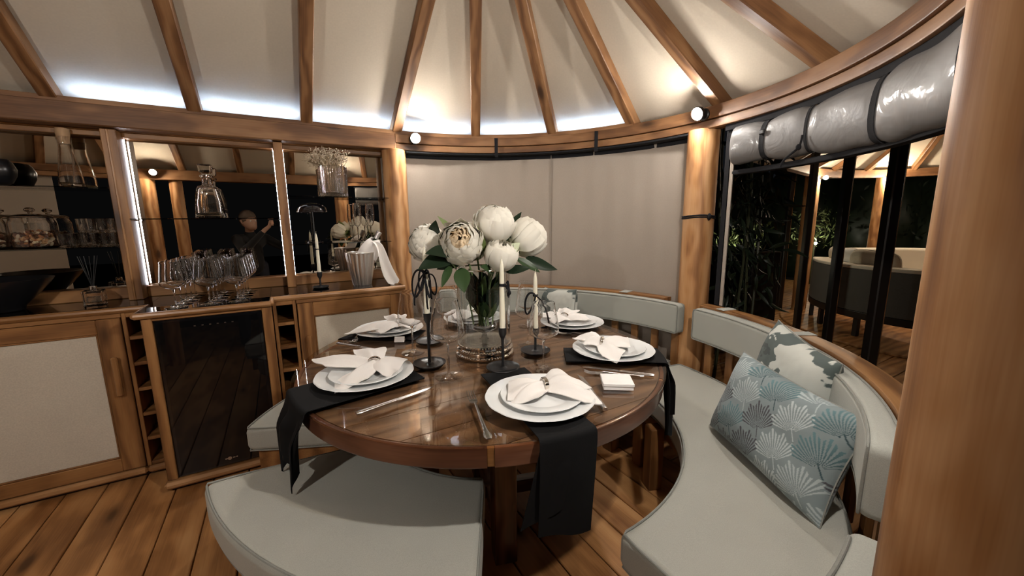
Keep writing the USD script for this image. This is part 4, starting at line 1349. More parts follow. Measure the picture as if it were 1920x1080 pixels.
HC = [((0.672, 1.231), 0.160, 0.262, 'front, between the flower vase and the nearest plate'), ((0.452, 1.419), 0.205, 0.262, 'left of the vase, the tallest of the four'),
      ((0.547, 1.700), 0.165, 0.235, 'behind the tallest one, left of the vase'), ((0.881, 1.329), 0.105, 0.245, 'right of the vase')]
cds = []
for (c, h, L, where) in HC:
    holder(f'black candlestick {where}', c, TOP, h)
    cds.append(candle(f'ivory taper candle in the candlestick {where}', c, TOP + h - 0.0122, L))
bow(cds[0], 0.170, 0.0088, 300, [(0.020, 0.045)], [(0.014, 0.040)], 0.010)
bow(cds[1], 0.165, 0.0086, 240, [(-0.046, 0.088), (-0.022, 0.065), (0.020, 0.090)], [(-0.036, 0.120), (0.006, 0.135)], 0.009)
bow(cds[2], 0.150, 0.0088, 250, [(-0.014, 0.055), (0.040, 0.080)], [(0.016, 0.10)], 0.008)
bow(cds[3], 0.150, 0.0088, 240, [(-0.042, 0.075)], [(0.048, 0.115)], 0.009)

# ------------------------------------------------------------------ small things on the table
t = thing('gift_box', 'small square white box between the two right-hand plates', 'box', (0.922, 0.902, TOP), -36)
put('tray', box(-0.048, 0.048, -0.042, 0.042, 0.0005, 0.012, 0.002), 'white_card', t, smooth=False)
put('lid', box(-0.050, 0.050, -0.044, 0.044, 0.0125, 0.024, 0.002), 'white_card', t, smooth=False)
t = thing('place_card', 'little white folded card on the black cloth in front of the right cabinet', 'card', (0.428, 1.765, TOP + 0.0055), -25)
put('front_leaf', obox((0, -0.007, 0.012), (0.045, 0.0012, 0.026), R=rot([1, 0, 0], -28)), 'white_card', t, smooth=False)
put('rear_leaf', obox((0, 0.0065, 0.012), (0.045, 0.0012, 0.026), R=rot([1, 0, 0], 28)), 'white_card', t, smooth=False)

# ------------------------------------------------------------------ the flower vase
VX, VY = 0.700, 1.440
tr = thing('silver_stand', 'round beaded silver stand under the flower vase', 'stand', (VX, VY, TOP))
put('foot', lathe([(0, 0), (0.116, 0), (0.119, 0.004), (0.119, 0.010), (0.113, 0.014), (0.113, 0.022), (0.116, 0.026), (0.116, 0.032), (0.109, 0.037), (0.109, 0.044), (0.112, 0.048), (0.110, 0.053), (0.100, 0.054), (0, 0.052)], 72), 'silver', tr, smooth=30)
for r, z in ((0.1195, 0.007), (0.1165, 0.029), (0.1120, 0.049)):
    ms = [ball((r * math.cos(q), r * math.sin(q), z), 0.0036, 1) for q in np.linspace(0, 2 * math.pi, 60, endpoint=False)]
    tag(put('bead_row', cat(*ms), 'silver', tr), kind='stuff')
vs = thing('vase', 'wide clear glass vase with a silver rim, full of peony stems', 'vase', (VX, VY, TOP + 0.0545))
put('body', lathe([(0, 0), (0.103, 0), (0.107, 0.003), (0.108, 0.010), (0.110, 0.300), (0.1075, 0.300), (0.1055, 0.012), (0.101, 0.007), (0, 0.006)], 72), 'vase_glass', vs, smooth=40)
rr_ = [np.array([0.1090 * math.cos(q), 0.1090 * math.sin(q), 0.303]) for q in np.linspace(0, 2 * math.pi, 72, endpoint=False)]
put('rim', tube(rr_, 0.0034, 8, closed=True), 'silver', vs, label='silver rim')
put('inner_dish', lathe([(0, 0.0065), (0.022, 0.0065), (0.012, 0.014), (0.010, 0.030), (0.030, 0.040), (0.052, 0.052), (0.053, 0.064), (0.051, 0.064), (0.049, 0.054), (0.028, 0.044), (0, 0.040)], 48), 'vase_glass', vs, smooth=50)


def petal_grid(c, F, rad, az, half, phi0, phi1, ruffle, r, cup=0.0):
    """Spherical petal patch in frame F (columns: side, side, axis)."""
    G = []
    for i, u in enumerate(np.linspace(0, 1, 9)):
        ph = phi0 + (phi1 - phi0) * u
        row = []
        for v in np.linspace(-1, 1, 9):
            edge = 1 - 0.06 * v * v * u
            p_ = phi0 + (phi1 - phi0) * u * edge
            aa = az + half * v * (0.35 + 0.65 * smoothstep(u * 2.6))
            q = rad * (1 + 0.05 * v + cup * u * u + ruffle * u * u * math.sin(5 * v + r))
            row.append(c + F @ (q * np.array([math.sin(p_) * math.cos(aa), math.sin(p_) * math.sin(aa), math.cos(p_)])))
        G.append(row)
    return np.array(G)


def frame(axis):
    a = np.asarray(axis, float)
    a = a / np.linalg.norm(a)
    u = np.cross(a, [0, 0, 1.0])
    u = np.array([1.0, 0, 0]) if np.linalg.norm(u) < 1e-3 else u / np.linalg.norm(u)
    return np.stack([u, np.cross(a, u), a], 1)


def leaf_mesh(base, tip, width, up=(0, 0, 1), droop=0.0, n=12):
    base, tip = np.asarray(base, float), np.asarray(tip, float)
    d = tip - base
    L = np.linalg.norm(d)
    x = d / L
    s = np.cross(up, x)
    s = s / max(np.linalg.norm(s), 1e-6)
    nn = np.cross(x, s)
    G = []
    for u in np.linspace(0, 1, n):
        w = width * 0.5 * (math.sin(math.pi * u ** 0.8) ** 0.9 if 0 < u < 1 else 0.0) + 0.0006
        c = base + d * u + nn * (droop * L * math.sin(math.pi * u))
        G.append([c + s * w * v + nn * (0.18 * w * abs(v)) for v in (-1, -0.5, 0, 0.5, 1)])
    return sheet(np.array(G), 0.0006)


def peony(label, c, axis, R, layers, seed, leaves=(), peach=0.0, stem_to=None):
    t = thing('peony', label, 'flower')
    r = np.random.default_rng(seed)
    c = np.asarray(c, float)
    F = frame(axis)
    for li, (k, rad, half, phi1, ruf) in enumerate(layers):
        for j in range(k):
            az = 2 * math.pi * (j + 0.5 * (li % 2)) / k + r.uniform(-0.2, 0.2)
            G = petal_grid(c, F, R * rad * r.uniform(0.96, 1.03), az, half * r.uniform(0.9, 1.1), 2.75, phi1 * r.uniform(0.85, 1.12), ruf, r.uniform(0, 6))
            m = sheet(G, 0.0009)
            u = np.tile(np.repeat(np.linspace(0, 1, 9), 9), 2)[:, None]
            tip = np.array([0.86, 0.83, 0.74]) * r.uniform(0.95, 1.02)
            root = np.array([0.68, 0.69, 0.48])
            if peach and li < 3:
                tip = np.array([0.80, 0.66, 0.46])
            put('petal', m, 'petal', t, smooth=True, tint=lerp(root, tip, smoothstep(u * 2.6)))
    b = c - F[:, 2] * R * 0.92
    dst = np.array(stem_to if stem_to is not None else (VX + 0.25 * (b[0] - VX), VY + 0.25 * (b[1] - VY), TOP + 0.118))
    mid = np.array([VX + 0.55 * (b[0] - VX), VY + 0.55 * (b[1] - VY), TOP + 0.33])
    put('stem', tube(spline([b, mid, dst], 18), 0.0036, 8), 'stem_green', t)
    sep = []
    for q in range(5):
        a = 2 * math.pi * q / 5
        o = F @ np.array([math.cos(a), math.sin(a), 0.0])
        sep.append(leaf_mesh(b, b + F[:, 2] * R * 0.35 + o * R * 0.72, 0.026, up=F[:, 2], droop=-0.12, n=7))
    m = cat(*sep)
    put('sepals', m, 'leaf', t, smooth=True, tint=np.tile([0.17, 0.24, 0.07], (len(m[0]), 1)))
    for (p, q, w, dr, col) in leaves:
        m = leaf_mesh(p, q, w, up=(-0.40, -0.75, 0.52), droop=dr)
        put('leaf', m, 'leaf', t, smooth=True, tint=np.tile(col, (len(m[0]), 1)))
    return t


DK, MID_, LT = (0.014, 0.027, 0.014), (0.035, 0.068, 0.024), (0.16, 0.21, 0.07)
BALL = [(4, 0.86, 1.20, -0.20, 0.02), (5, 0.90, 1.00, 0.06, 0.03), (6, 0.92, 0.95, 0.32, 0.03), (7, 0.955, 0.85, 0.50, 0.035), (7, 0.985, 0.80, 0.74, 0.04), (6, 1.02, 0.75, 1.02, 0.05), (5, 1.06, 0.60, 1.28, 0.09)]
OPEN = [(4, 0.56, 1.1, 0.15, 0.10), (6, 0.64, 0.75, 0.38, 0.14), (7, 0.73, 0.70, 0.56, 0.10), (7, 0.83, 0.75, 0.70, 0.06), (7, 0.93, 0.75, 0.88, 0.05), (7, 1.03, 0.70, 1.10, 0.05), (5, 1.10, 0.55, 1.32, 0.09)]
CUP = [(4, 0.62, 1.0, 0.22, 0.12), (6, 0.74, 0.85, 0.50, 0.10), (6, 0.86, 0.85, 0.80, 0.05), (7, 0.95, 0.75, 1.00, 0.05)]
peony('round white peony at the top of the bouquet', (0.735, 1.400, 1.290), (-0.05, -0.35, 0.9), 0.076, BALL, 11,
      [((0.770, 1.41, 1.20), (0.885, 1.44, 1.335), 0.040, 0.10, DK), ((0.80, 1.40, 1.23), (0.900, 1.36, 1.285), 0.026, 0.05, DK), ((0.69, 1.40, 1.18), (0.640, 1.38, 1.290), 0.030, 0.06, LT)])
peony('open white peony with a peach heart, left of the top flower', (0.580, 1.375, 1.222), (-0.42, -0.80, 0.42), 0.076, OPEN, 12,
      [((0.55, 1.40, 1.16), (0.405, 1.35, 1.135), 0.070, 0.10, DK), ((0.55, 1.40, 1.17), (0.430, 1.34, 1.190), 0.058, 0.12, DK), ((0.57, 1.36, 1.13), (0.555, 1.30, 1.045), 0.060, 0.05, MID_),
       ((0.54, 1.38, 1.14), (0.485, 1.34, 1.065), 0.030, 0.04, MID_), ((0.60, 1.45, 1.24), (0.520, 1.45, 1.320), 0.024, 0.03, LT)], peach=1.0)
peony('white peony at the right of the bouquet, turned away to the right', (0.890, 1.400, 1.232), (0.62, -0.12, 0.55), 0.079, BALL, 13,
      [((0.86, 1.37, 1.15), (1.015, 1.36, 1.090), 0.052, -0.06, DK), ((0.82, 1.38, 1.15), (0.905, 1.33, 1.090), 0.032, 0.04, MID_)])
peony('half hidden white peony low in the middle of the bouquet', (0.728, 1.335, 1.172), (0.10, -0.42, 0.85), 0.070, CUP, 14,
      [((0.70, 1.36, 1.10), (0.625, 1.31, 1.135), 0.040, 0.06, MID_), ((0.76, 1.36, 1.10), (0.840, 1.30, 1.115), 0.036, 0.06, DK), ((0.74, 1.33, 1.16), (0.800, 1.315, 1.215), 0.046, 0.10, (0.55, 0.60, 0.42))])
peony('white peony at the far left of the bouquet, behind the tall candle', (0.505, 1.555, 1.215), (-0.75, -0.10, 0.45), 0.070, BALL, 15,
      [((0.54, 1.53, 1.24), (0.520, 1.47, 1.305), 0.050, 0.10, DK)])
peony('white peony at the back of the bouquet, seen in the mirror', (0.700, 1.545, 1.215), (0.10, 0.75, 0.5), 0.080, BALL, 16,
      [((0.66, 1.52, 1.14), (0.560, 1.60, 1.10), 0.050, 0.06, DK)])
fo = thing('foliage', 'dark green peony leaves packed inside the glass vase', 'leaves')
rl = np.random.default_rng(21)
for k in range(26):
    a = rl.uniform(0, 2 * math.pi)
    z0 = rl.uniform(0.13, 0.24)
    r0, r1 = rl.uniform(0.01, 0.035), rl.uniform(0.055, 0.092)
    p = (VX + r0 * math.cos(a), VY + r0 * math.sin(a), TOP + z0)
    q = (VX + r1 * math.cos(a + rl.uniform(-.5, .5)), VY + r1 * math.sin(a + rl.uniform(-.5, .5)), TOP + z0 + rl.uniform(0.06, 0.12))
    m = leaf_mesh(p, q, rl.uniform(0.03, 0.048), up=(math.cos(a), math.sin(a), 0.4), droop=rl.uniform(-0.15, 0.1))
    col = np.array(MID_ if k % 3 else (0.10, 0.15, 0.05)) * rl.uniform(0.7, 1.2)
    put('leaf', m, 'leaf', fo, smooth=True, tint=np.tile(col, (len(m[0]), 1)))
for k in range(34):
    a = rl.uniform(0, 2 * math.pi)
    z0 = rl.uniform(0.20, 0.285)
    r0, r1 = rl.uniform(0.02, 0.07), rl.uniform(0.05, 0.094)
    p = (VX + r0 * math.cos(a), VY + r0 * math.sin(a), TOP + z0)
    q = (VX + r1 * math.cos(a + rl.uniform(-.8, .8)), VY + r1 * math.sin(a + rl.uniform(-.8, .8)), TOP + z0 + rl.uniform(0.05, 0.085))
    m = leaf_mesh(p, q, rl.uniform(0.04, 0.06), up=(math.cos(a), math.sin(a), 0.2), droop=rl.uniform(-0.15, 0.1))
    put('leaf', m, 'leaf', fo, smooth=True, tint=np.tile(np.array(DK) * rl.uniform(0.6, 1.2), (len(m[0]), 1)))
for k in range(9):
    a = 2 * math.pi * k / 9
    pts = spline([(VX + 0.07 * math.cos(a), VY + 0.07 * math.sin(a), TOP + 0.35), (VX + 0.03 * math.cos(a), VY + 0.03 * math.sin(a), TOP + 0.23), (VX + 0.018 * math.cos(a + 1), VY + 0.018 * math.sin(a + 1), TOP + 0.118)], 14)
    put('stem', tube(pts, 0.003, 7), 'stem_green', fo)

# ================================================================== things on the bar
YS = 2.845
# ---- left bay
t = thing('carafe', 'clear glass carafe with a cork stopper on the upper left shelf', 'carafe', (-0.868, YS, S1))
co = [(0.0, 0.0), (0.040, 0.0), (0.0450, 0.003), (0.0455, 0.012), (0.043, 0.05), (0.034, 0.12), (0.025, 0.19), (0.0255, 0.215), (0.0290, 0.238), (0.0278, 0.2385), (0.0240, 0.215), (0.0234, 0.19), (0.0322, 0.12), (0.0410, 0.05), (0.0425, 0.020), (0.030, 0.013), (0.0, 0.012)]
put('body', lathe(co, 48), 'solid_glass', t, smooth=50)
put('cork', lathe([(0, 0.205), (0.021, 0.205), (0.0262, 0.262), (0.0258, 0.276), (0.0240, 0.278), (0, 0.278)], 28), 'cork', t, smooth=40, label='cork stopper')
t = thing('black_vase', 'black rounded bowl on the upper left shelf, cut off by the left edge', 'bowl', (-1.125, YS - 0.005, S1))
put('shell', lathe([(0, 0.0), (0.04, 0.0), (0.060, 0.012), (0.076, 0.045), (0.080, 0.075), (0.070, 0.105), (0.060, 0.118), (0.056, 0.118), (0.066, 0.100), (0.075, 0.070), (0.050, 0.016), (0, 0.008)], 48), 'black_ceramic', t, smooth=50)

rj = np.random.default_rng(5)
def nut_pile(r, z0, h, n):
    ms, cols = [], []
    for k in range(n):
        q = math.sqrt(rj.uniform()) * r
        a = rj.uniform(0, 2 * math.pi)
        z = z0 + rj.uniform(0, 1) * h * (1 - 0.25 * (q / r) ** 2)
        m = ball((0, 0, 0), 1, 1, (0.0115, 0.0065, 0.0065))
        R = trimesh.transformations.random_rotation_matrix(rj.uniform(size=3))[:3, :3]
        ms.append(xf(m, R, (q * math.cos(a), q * math.sin(a), z)))
        c = [(0.62, 0.50, 0.34), (0.36, 0.15, 0.06), (0.16, 0.06, 0.03), (0.48, 0.27, 0.12)][rj.integers(0, 4)]
        cols.append(np.tile(c, (len(m[0]), 1)))
    return cat(*ms), np.vstack(cols)


def jar(label, c, r, h, nuts):
    t = thing('glass_jar', label, 'jar', c)
    q = 0.0022
    put('body', lathe([(0, 0.0), (r * 0.9, 0.0), (r, 0.010), (r, h * 0.82), (r * 0.90, h * 0.95), (r * 0.86, h), (r * 0.86 - q, h), (r * 0.90 - q, h * 0.95 - q), (r - q, h * 0.82 - q), (r - q, 0.012), (r * 0.9 - q, 0.0065), (0, 0.0060)], 56), 'solid_glass', t, smooth=50)
    put('rim', tube([np.array([r * 0.87 * math.cos(q), r * 0.87 * math.sin(q), h]) for q in np.linspace(0, 2 * math.pi, 48, endpoint=False)], 0.004, 8, closed=True), 'solid_glass', t, smooth=60)
    l = put('lid', lathe([(0, h + 0.018), (r * 0.45, h + 0.016), (r * 0.80, h + 0.010), (r * 0.92, h + 0.0055), (r * 0.92, h + 0.0045), (0, h + 0.0045)], 48), 'solid_glass', t, smooth=50)
    put('knob', lathe([(0, h + 0.0185), (0.008, h + 0.0185), (0.008, h + 0.024), (0.017, h + 0.030), (0.019, h + 0.038), (0.012, h + 0.046), (0, h + 0.048)], 28), 'solid_glass', l, smooth=50)
    m, col = nut_pile(r * 0.80, 0.018, h * 0.46, nuts)
    tag(put('nuts', m, 'nut', t, smooth=True, tint=col), kind='stuff')


jar('big lidded glass jar half full of mixed nuts, on the lower left shelf', (-1.032, YS, S2), 0.080, 0.150, 260)
jar('lidded glass jar with a little nut mix, at the left edge of the picture', (-1.200, YS, S2), 0.078, 0.150, 140)
first = None
tum = [(-0.908, 2.800, 0), (-0.832, 2.798, 0), (-0.758, 2.800, 0), (-0.915, 2.878, 0), (-0.838, 2.876, 0), (-0.760, 2.878, 0), (-0.832, 2.798, 1), (-0.758, 2.800, 1), (-0.838, 2.876, 1)]
for k, (x, y, lv) in enumerate(tum):
    lab = ('upper' if lv else 'lower') + ' cut glass tumbler, ' + ('front' if y < 2.85 else 'back') + ' row, ' + ('left' if x < -0.88 else 'middle' if x < -0.80 else 'right') + ' one on the lower left shelf'
    loc = (x, y, S2 + 0.0005 + lv * 0.0715)
    if first is None:
        first = thing('tumbler', lab, 'glass', loc, 0, 'tumblers on the lower left shelf')
        a = np.linspace(0, 2 * math.pi, 48, endpoint=False)
        P = []
        for k2, (r, z) in enumerate([(0.024, 0.0), (0.030, 0.001), (0.0315, 0.006), (0.0335, 0.040), (0.0345, 0.070), (0.0325, 0.0702), (0.0305, 0.040), (0.0280, 0.014), (0.020, 0.0115)]):
            fl = 1 + (0.03 * np.abs(np.cos(6 * a)) if k2 in (2, 3) else 0 * a)
            P.append(np.stack([r * fl * np.cos(a), r * fl * np.sin(a), np.full(48, z)], 1))
        put('body', loft(np.array(P)), 'solid_glass', first, smooth=50)
    else:
        dup(first, loc, 17 * k, lab)
t = thing('bowl', 'large shallow black bowl on the worktop at the left edge', 'bowl', (-1.135, 2.755, WT))
put('shell', lathe([(0, 0.0), (0.050, 0.0), (0.056, 0.006), (0.060, 0.024), (0.105, 0.070), (0.150, 0.125), (0.166, 0.150), (0.163, 0.151), (0.146, 0.129), (0.100, 0.078), (0.050, 0.040), (0, 0.032)], 64), 'black_ceramic', t, smooth=50)
t = thing('reed_diffuser', 'square glass reed diffuser with black sticks on the worktop', 'diffuser', (-0.832, 2.738, WT), 8)
P = [np.c_[rrect(-w, w, -w, w, 0.006, 3), np.full(16, z)] for w, z in ((0.036, 0.0), (0.039, 0.002), (0.0395, 0.006), (0.0395, 0.070), (0.037, 0.074), (0.012, 0.076), (0.010, 0.0765))]
P2 = [np.c_[rrect(-w, w, -w, w, 0.005, 3), np.full(16, z)] for w, z in ((0.026, 0.016), (0.028, 0.018), (0.028, 0.062), (0.026, 0.064))]
put('bottle', hollow(loft(np.array(P)), loft(np.array(P2))), 'solid_glass', t, smooth=40)
P = [np.c_[rrect(-w, w, -w, w, 0.005, 3), np.full(16, z)] for w, z in ((0.0250, 0.0165), (0.0272, 0.0185), (0.0272, 0.042), (0.0262, 0.0425))]
put('fluid', loft(np.array(P)), 'liquid_oil', t, smooth=40)
put('collar', lathe([(0, 0.0768), (0.014, 0.0768), (0.0150, 0.079), (0.0150, 0.094), (0.0135, 0.096), (0, 0.096)], 28), 'chrome', t)
for dx, dy in ((-0.034, 0.0), (-0.014, 0.012), (0.008, -0.01), (0.024, 0.008), (0.036, -0.004), (-0.024, -0.012)):
    put('reed', tube([(dx * 0.12, dy * 0.12, 0.0965), (dx, dy, 0.245)], 0.0016, 6), 'black_metal', t)

# ---- middle bay
t = thing('decanter', 'heavy clear glass decanter with a stopper on the middle shelf', 'decanter', (-0.328, YS, S3), 0)
def sq(w, z, r=0.35):
    return np.c_[rrect(-w, w, -w, w, r * w, 4), np.full(20, z)]
P = [sq(w, z) for w, z in ((0.062, 0.0), (0.0665, 0.003), (0.0670, 0.010), (0.060, 0.085), (0.0475, 0.163), (0.043, 0.174))] + [np.c_[rrect(-w, w, -w, w, 0.999 * w, 4), np.full(20, z)] for w, z in ((0.027, 0.182), (0.0235, 0.188), (0.0235, 0.222), (0.030, 0.226), (0.030, 0.236), (0.0235, 0.238))]
Po = loft(np.array(P))
P = [sq(w, z) for w, z in ((0.040, 0.024), (0.052, 0.028), (0.050, 0.085), (0.039, 0.156), (0.030, 0.166))]
put('body', hollow(Po, loft(np.array(P))), 'solid_glass', t, smooth=40)
P = [np.c_[rrect(-w, w, -w, w, k * w, 4), np.full(20, z)] for w, k, z in ((0.018, 0.999, 0.2385), (0.019, 0.999, 0.246), (0.028, 0.4, 0.252), (0.033, 0.3, 0.290), (0.031, 0.3, 0.294))]
put('stopper', loft(np.array(P)), 'solid_glass', t, smooth=40)
g0 = None
lab = 'large wine glass among the fifteen standing in rows on the bar above the fridge'
for j, y in enumerate((2.425, 2.515, 2.605, 2.695, 2.785)):
    for i, x in enumerate((-0.462, -0.332, -0.216)):
        loc = (x + 0.006 * j, y + 0.006 * (i - 1), WT + 0.0004)
        lab = f"large wine glass on the bar, {('left', 'middle', 'right')[i]} column, {('front', 'second', 'third', 'fourth', 'back')[j]} row"
        if g0 is None:
            g0 = wine_glass(lab, loc, 0.222, rb=0.045, group='wine glasses in rows on the bar', stem=0.40, rw=0.053, rr=0.041)
        else:
            dup(g0, loc, 31 * (3 * j + i), lab)

# ---- right bay
t = thing('ribbed_vase', 'ribbed clear glass vase on the upper right shelf', 'vase', (0.330, YS - 0.005, S4 + 0.0004))
a = np.linspace(0, 2 * math.pi, 288, endpoint=False)
P = []
for k2, (r, z) in enumerate([(0.070, 0.0), (0.078, 0.002), (0.0800, 0.008), (0.0815, 0.10), (0.083, 0.186), (0.081, 0.188), (0.0795, 0.186), (0.0775, 0.10), (0.074, 0.024), (0.060, 0.020)]):
    fl = 1 + (0.022 * np.cos(36 * a) if k2 in (2, 3, 4) else 0 * a)
    P.append(np.stack([r * fl * np.cos(a), r * fl * np.sin(a), np.full(288, z)], 1))
put('body', loft(np.array(P)), 'solid_glass', t, smooth=60)
t = thing('dried_flowers', 'spray of dried cream baby\'s breath in the ribbed vase', 'flowers', (0.320, YS - 0.02, S4 + 0.03))
ms, ss = [], []
rg = np.random.default_rng(8)
for k in range(46):
    a, q = rg.uniform(0, 2 * math.pi), math.sqrt(rg.uniform())
    tip = np.array([0.125 * q * math.cos(a) - 0.012, 0.058 * q * math.sin(a) - 0.012, rg.uniform(0.205, 0.262) - 0.02 * q])
    b = np.array([0.04 * q * math.cos(a), 0.04 * q * math.sin(a), 0.0])
    mid = np.array([0.062 * q * math.cos(a), 0.05 * q * math.sin(a), 0.15])
    ss.append(tube(spline([b, mid, tip], 8), 0.0007, 4))
    for j in range(13):
        o = tip + rg.normal(0, 1, 3) * np.array([0.016, 0.013, 0.015])
        o[1] = min(o[1], 0.030)
        if o[2] > 0.277:
            o[2] = 0.277 - rg.uniform(0, 0.02)
        ms.append(ball(o, rg.uniform(0.0022, 0.0038), 1))
tag(put('blossoms', cat(*ms), 'gypsophila', t, smooth=True), kind='stuff')
tag(put('stems', cat(*ss), 'straw', t), kind='stuff')


def flute(label, c):
    t = thing('champagne_flute', label, 'glass', c)
    put('foot', lathe([(0, 0.0), (0.031, 0.0), (0.032, 0.0012), (0.018, 0.003), (0.005, 0.010), (0, 0.010)], 36), 'solid_glass', t, smooth=60)
    put('stem', lathe([(0, 0.0101), (0.0042, 0.0101), (0.0032, 0.04), (0.0034, 0.085), (0.006, 0.098), (0, 0.0985)], 18), 'solid_glass', t, smooth=60)
    put('bowl', lathe(bowl_prof([(0.0, 0.099), (0.010, 0.102), (0.022, 0.125), (0.0285, 0.165), (0.0285, 0.20), (0.0245, 0.252)]), 40), 'solid_glass', t, smooth=60)


flute('left champagne flute on the lower right shelf, below the ribbed vase', (0.452, 2.82, S5 + 0.0004))
flute('right champagne flute on the lower right shelf, nearer the post', (0.535, 2.82, S5 + 0.0004))
t = thing('table_lamp', 'black mushroom table lamp on the lower right shelf', 'lamp', (0.192, YS - 0.01, S5))
put('base', lathe([(0, 0), (0.045, 0), (0.047, 0.003), (0.045, 0.009), (0.010, 0.012), (0, 0.012)], 40), 'black_gloss', t, smooth=40)
put('pole', lathe([(0, 0.0121), (0.0036, 0.0121), (0.0036, 0.205), (0, 0.205)], 18), 'black_metal', t)
put('shade', lathe([(0, 0.196), (0.078, 0.194), (0.084, 0.193), (0.0845, 0.197), (0.077, 0.222), (0.057, 0.240), (0.027, 0.249), (0, 0.251)], 56), 'black_gloss', t, smooth=50)
put('switch', ball((-0.016, -0.02, 0.1905), 0.0035, 2), 'chrome', t)
holder('black candlestick on the right worktop, in front of the mushroom lamp', (0.186, 2.655), WT, 0.100, 0.047)
cb = candle('ivory taper candle on the right worktop, in front of the mushroom lamp', (0.186, 2.655), WT + 0.0878, 0.245)
bow(cb, 0.150, 0.0088, 215, [(-0.016, 0.05)], [(-0.010, 0.05)], 0.006)

t = thing('ice_bucket', 'polished fluted steel ice bucket on the right worktop', 'bucket', (0.430, 2.660, WT))
a = np.linspace(0, 2 * math.pi, 192, endpoint=False)
P = []
for r, z, k in [(0.052, 0.0, 0), (0.056, 0.001, 0), (0.057, 0.006, 0.05), (0.074, 0.10, 0.07), (0.090, 0.196, 0.06), (0.0915, 0.202, 0.0), (0.093, 0.206, 0), (0.0915, 0.209, 0), (0.089, 0.206, 0), (0.086, 0.194, 0.06), (0.070, 0.10, 0.07), (0.053, 0.010, 0.05)]:
    fl = 1 + k * (np.abs(np.cos(9 * a)) - 0.6)
    P.append(np.stack([r * fl * np.cos(a), r * fl * np.sin(a), np.full(192, z)], 1))
put('body', loft(np.array(P)), 'polished_steel', t, smooth=50)
bt = thing('bottle', 'foil-capped wine bottle leaning in the ice bucket', 'bottle', (0, 0, 0))
A, B = np.array([0.398, 2.668, 0.955]), np.array([0.556, 2.655, 1.238])
Fb = frame(B - A)
L = np.linalg.norm(B - A)
m = lathe([(0, 0), (0.033, 0.0), (0.036, 0.004), (0.036, 0.150), (0.030, 0.190), (0.0155, 0.235), (0.0140, L - 0.055), (0.0140, L - 0.052), (0, L - 0.052)], 40)
put('glass', xf(m, Fb, A), 'bottle_green', bt, smooth=50)
m = lathe([(0, L - 0.0515), (0.0150, L - 0.0515), (0.0155, L - 0.02), (0.0175, L - 0.016), (0.0175, L - 0.004), (0.0155, L), (0, L)], 32)
put('foil_cap', xf(m, Fb, A), 'foil', bt, smooth=50)
t = thing('service_cloth', 'white service napkin wrapped round the bottle in the ice bucket', 'napkin')
G = []
for u in np.linspace(0.135, L - 0.060, 12):
    rr2 = np.interp(u, [0.135, 0.19, 0.235, L - 0.06], [0.058, 0.056, 0.044, 0.027])
    G.append([A + Fb @ np.array([(rr2 + 0.005 * math.sin(3 * q + u * 30)) * math.cos(q), (rr2 + 0.004 * math.cos(4 * q)) * math.sin(q), u + 0.012 * math.sin(q * 2)]) for q in np.linspace(-2.9, 2.9, 30)])
w1 = sheet(np.array(G), 0.003)
cpath = spline([(0.512, 2.612, 1.178), (0.532, 2.580, 1.150), (0.545, 2.560, 1.090), (0.565, 2.548, 1.000), (0.590, 2.545, 0.940), (0.612, 2.548, 0.9095)], 22)
G = []
for i, p in enumerate(cpath):
    w = np.interp(i / 21, [0, 0.25, 0.7, 0.92, 1], [0.020, 0.022, 0.036, 0.034, 0.012])
    G.append([p + np.array([w * v, 0.012 * math.cos(v * 3 + 0.5) - 0.006, 0.35 * w * v * (i / 21)]) for v in np.linspace(-1, 1, 9)])
put('wrap', w1, 'white_linen', t, smooth=60)
put('tail', sheet(np.array(G), 0.003), 'white_linen', t, smooth=60)

# ================================================================== the open right side
jb = struct('trim_5')
put('black_webbing', arc_sweep(96.6, 97.7, rrect(1.345, 1.352, 0.827, 1.745, 0.003, 2), 4), 'webbing', jb)
put('canvas_edge', arc_sweep(98.0, 98.8, rrect(1.345, 1.350, 0.828, 1.60, 0.002, 2), 4), 'screen_canvas', jb)

rbl = thing('rolled_blind', 'rolled-up grey canvas and clear plastic blind strapped under the beam on the right', 'blind')
def roll_section(t):
    k = (t - 98.6) / 70.0
    hz = 0.092 + 0.022 * smoothstep(k * 1.8)
    cz = 1.664 - 0.020 * smoothstep(k * 1.8)
    hr = 0.052
    q = []
    for i in range(40):
        a = 2 * math.pi * i / 40
        c, s = math.cos(a), math.sin(a)
        pinch = 1.0
        for st in (107.0, 117.4, 132.0, 150.0):
            pinch -= 0.10 * math.exp(-((t - st) / 1.6) ** 2)
        w = 0.05 * (meshkit.fbm(np.array([[t * 0.16, c * 1.4, s * 1.4]]), 3, 4)[0] - 0.5) + 0.035 * math.sin(t * 0.55 + 2.5 * s)
        e = 1.0 / max(abs(c) ** 2.6 + abs(s) ** 2.6, 1e-6) ** (1 / 2.6)
        q.append((1.352 + hr * c * e * pinch * (1 + w), cz + hz * s * e * pinch * (1 + w)))
    return np.array(q)
put('roll', arc_sweep(98.6, 171.5, roll_section, 150, end_r=0.02), 'blind', rbl, smooth=60)
for st, w in ((107.0, 0.55), (117.4, 0.30), (132.0, 0.62), (150.0, 0.55)):
    P = []
    for t in np.linspace(st - w, st + w, 3):
        q = roll_section(t)
        c = q.mean(0)
        q = c + (q - c) * 1.05
        a = math.radians(t)
        P.append(np.stack([CX + q[:, 0] * math.sin(a), CY + q[:, 0] * math.cos(a), q[:, 1]], 1))
    P = np.array(P)
    G = np.concatenate([P, P[:, :1]], 1)
    put('strap', sheet(G, 0.002), 'webbing', rbl)
put('buckle', obox(pol(107.2, 1.296, 1.690), (0.026, 0.010, 0.020), -107, 0.003), 'dark_plastic', rbl, smooth=False)
k0 = pol(116.9, 1.290, 1.585)
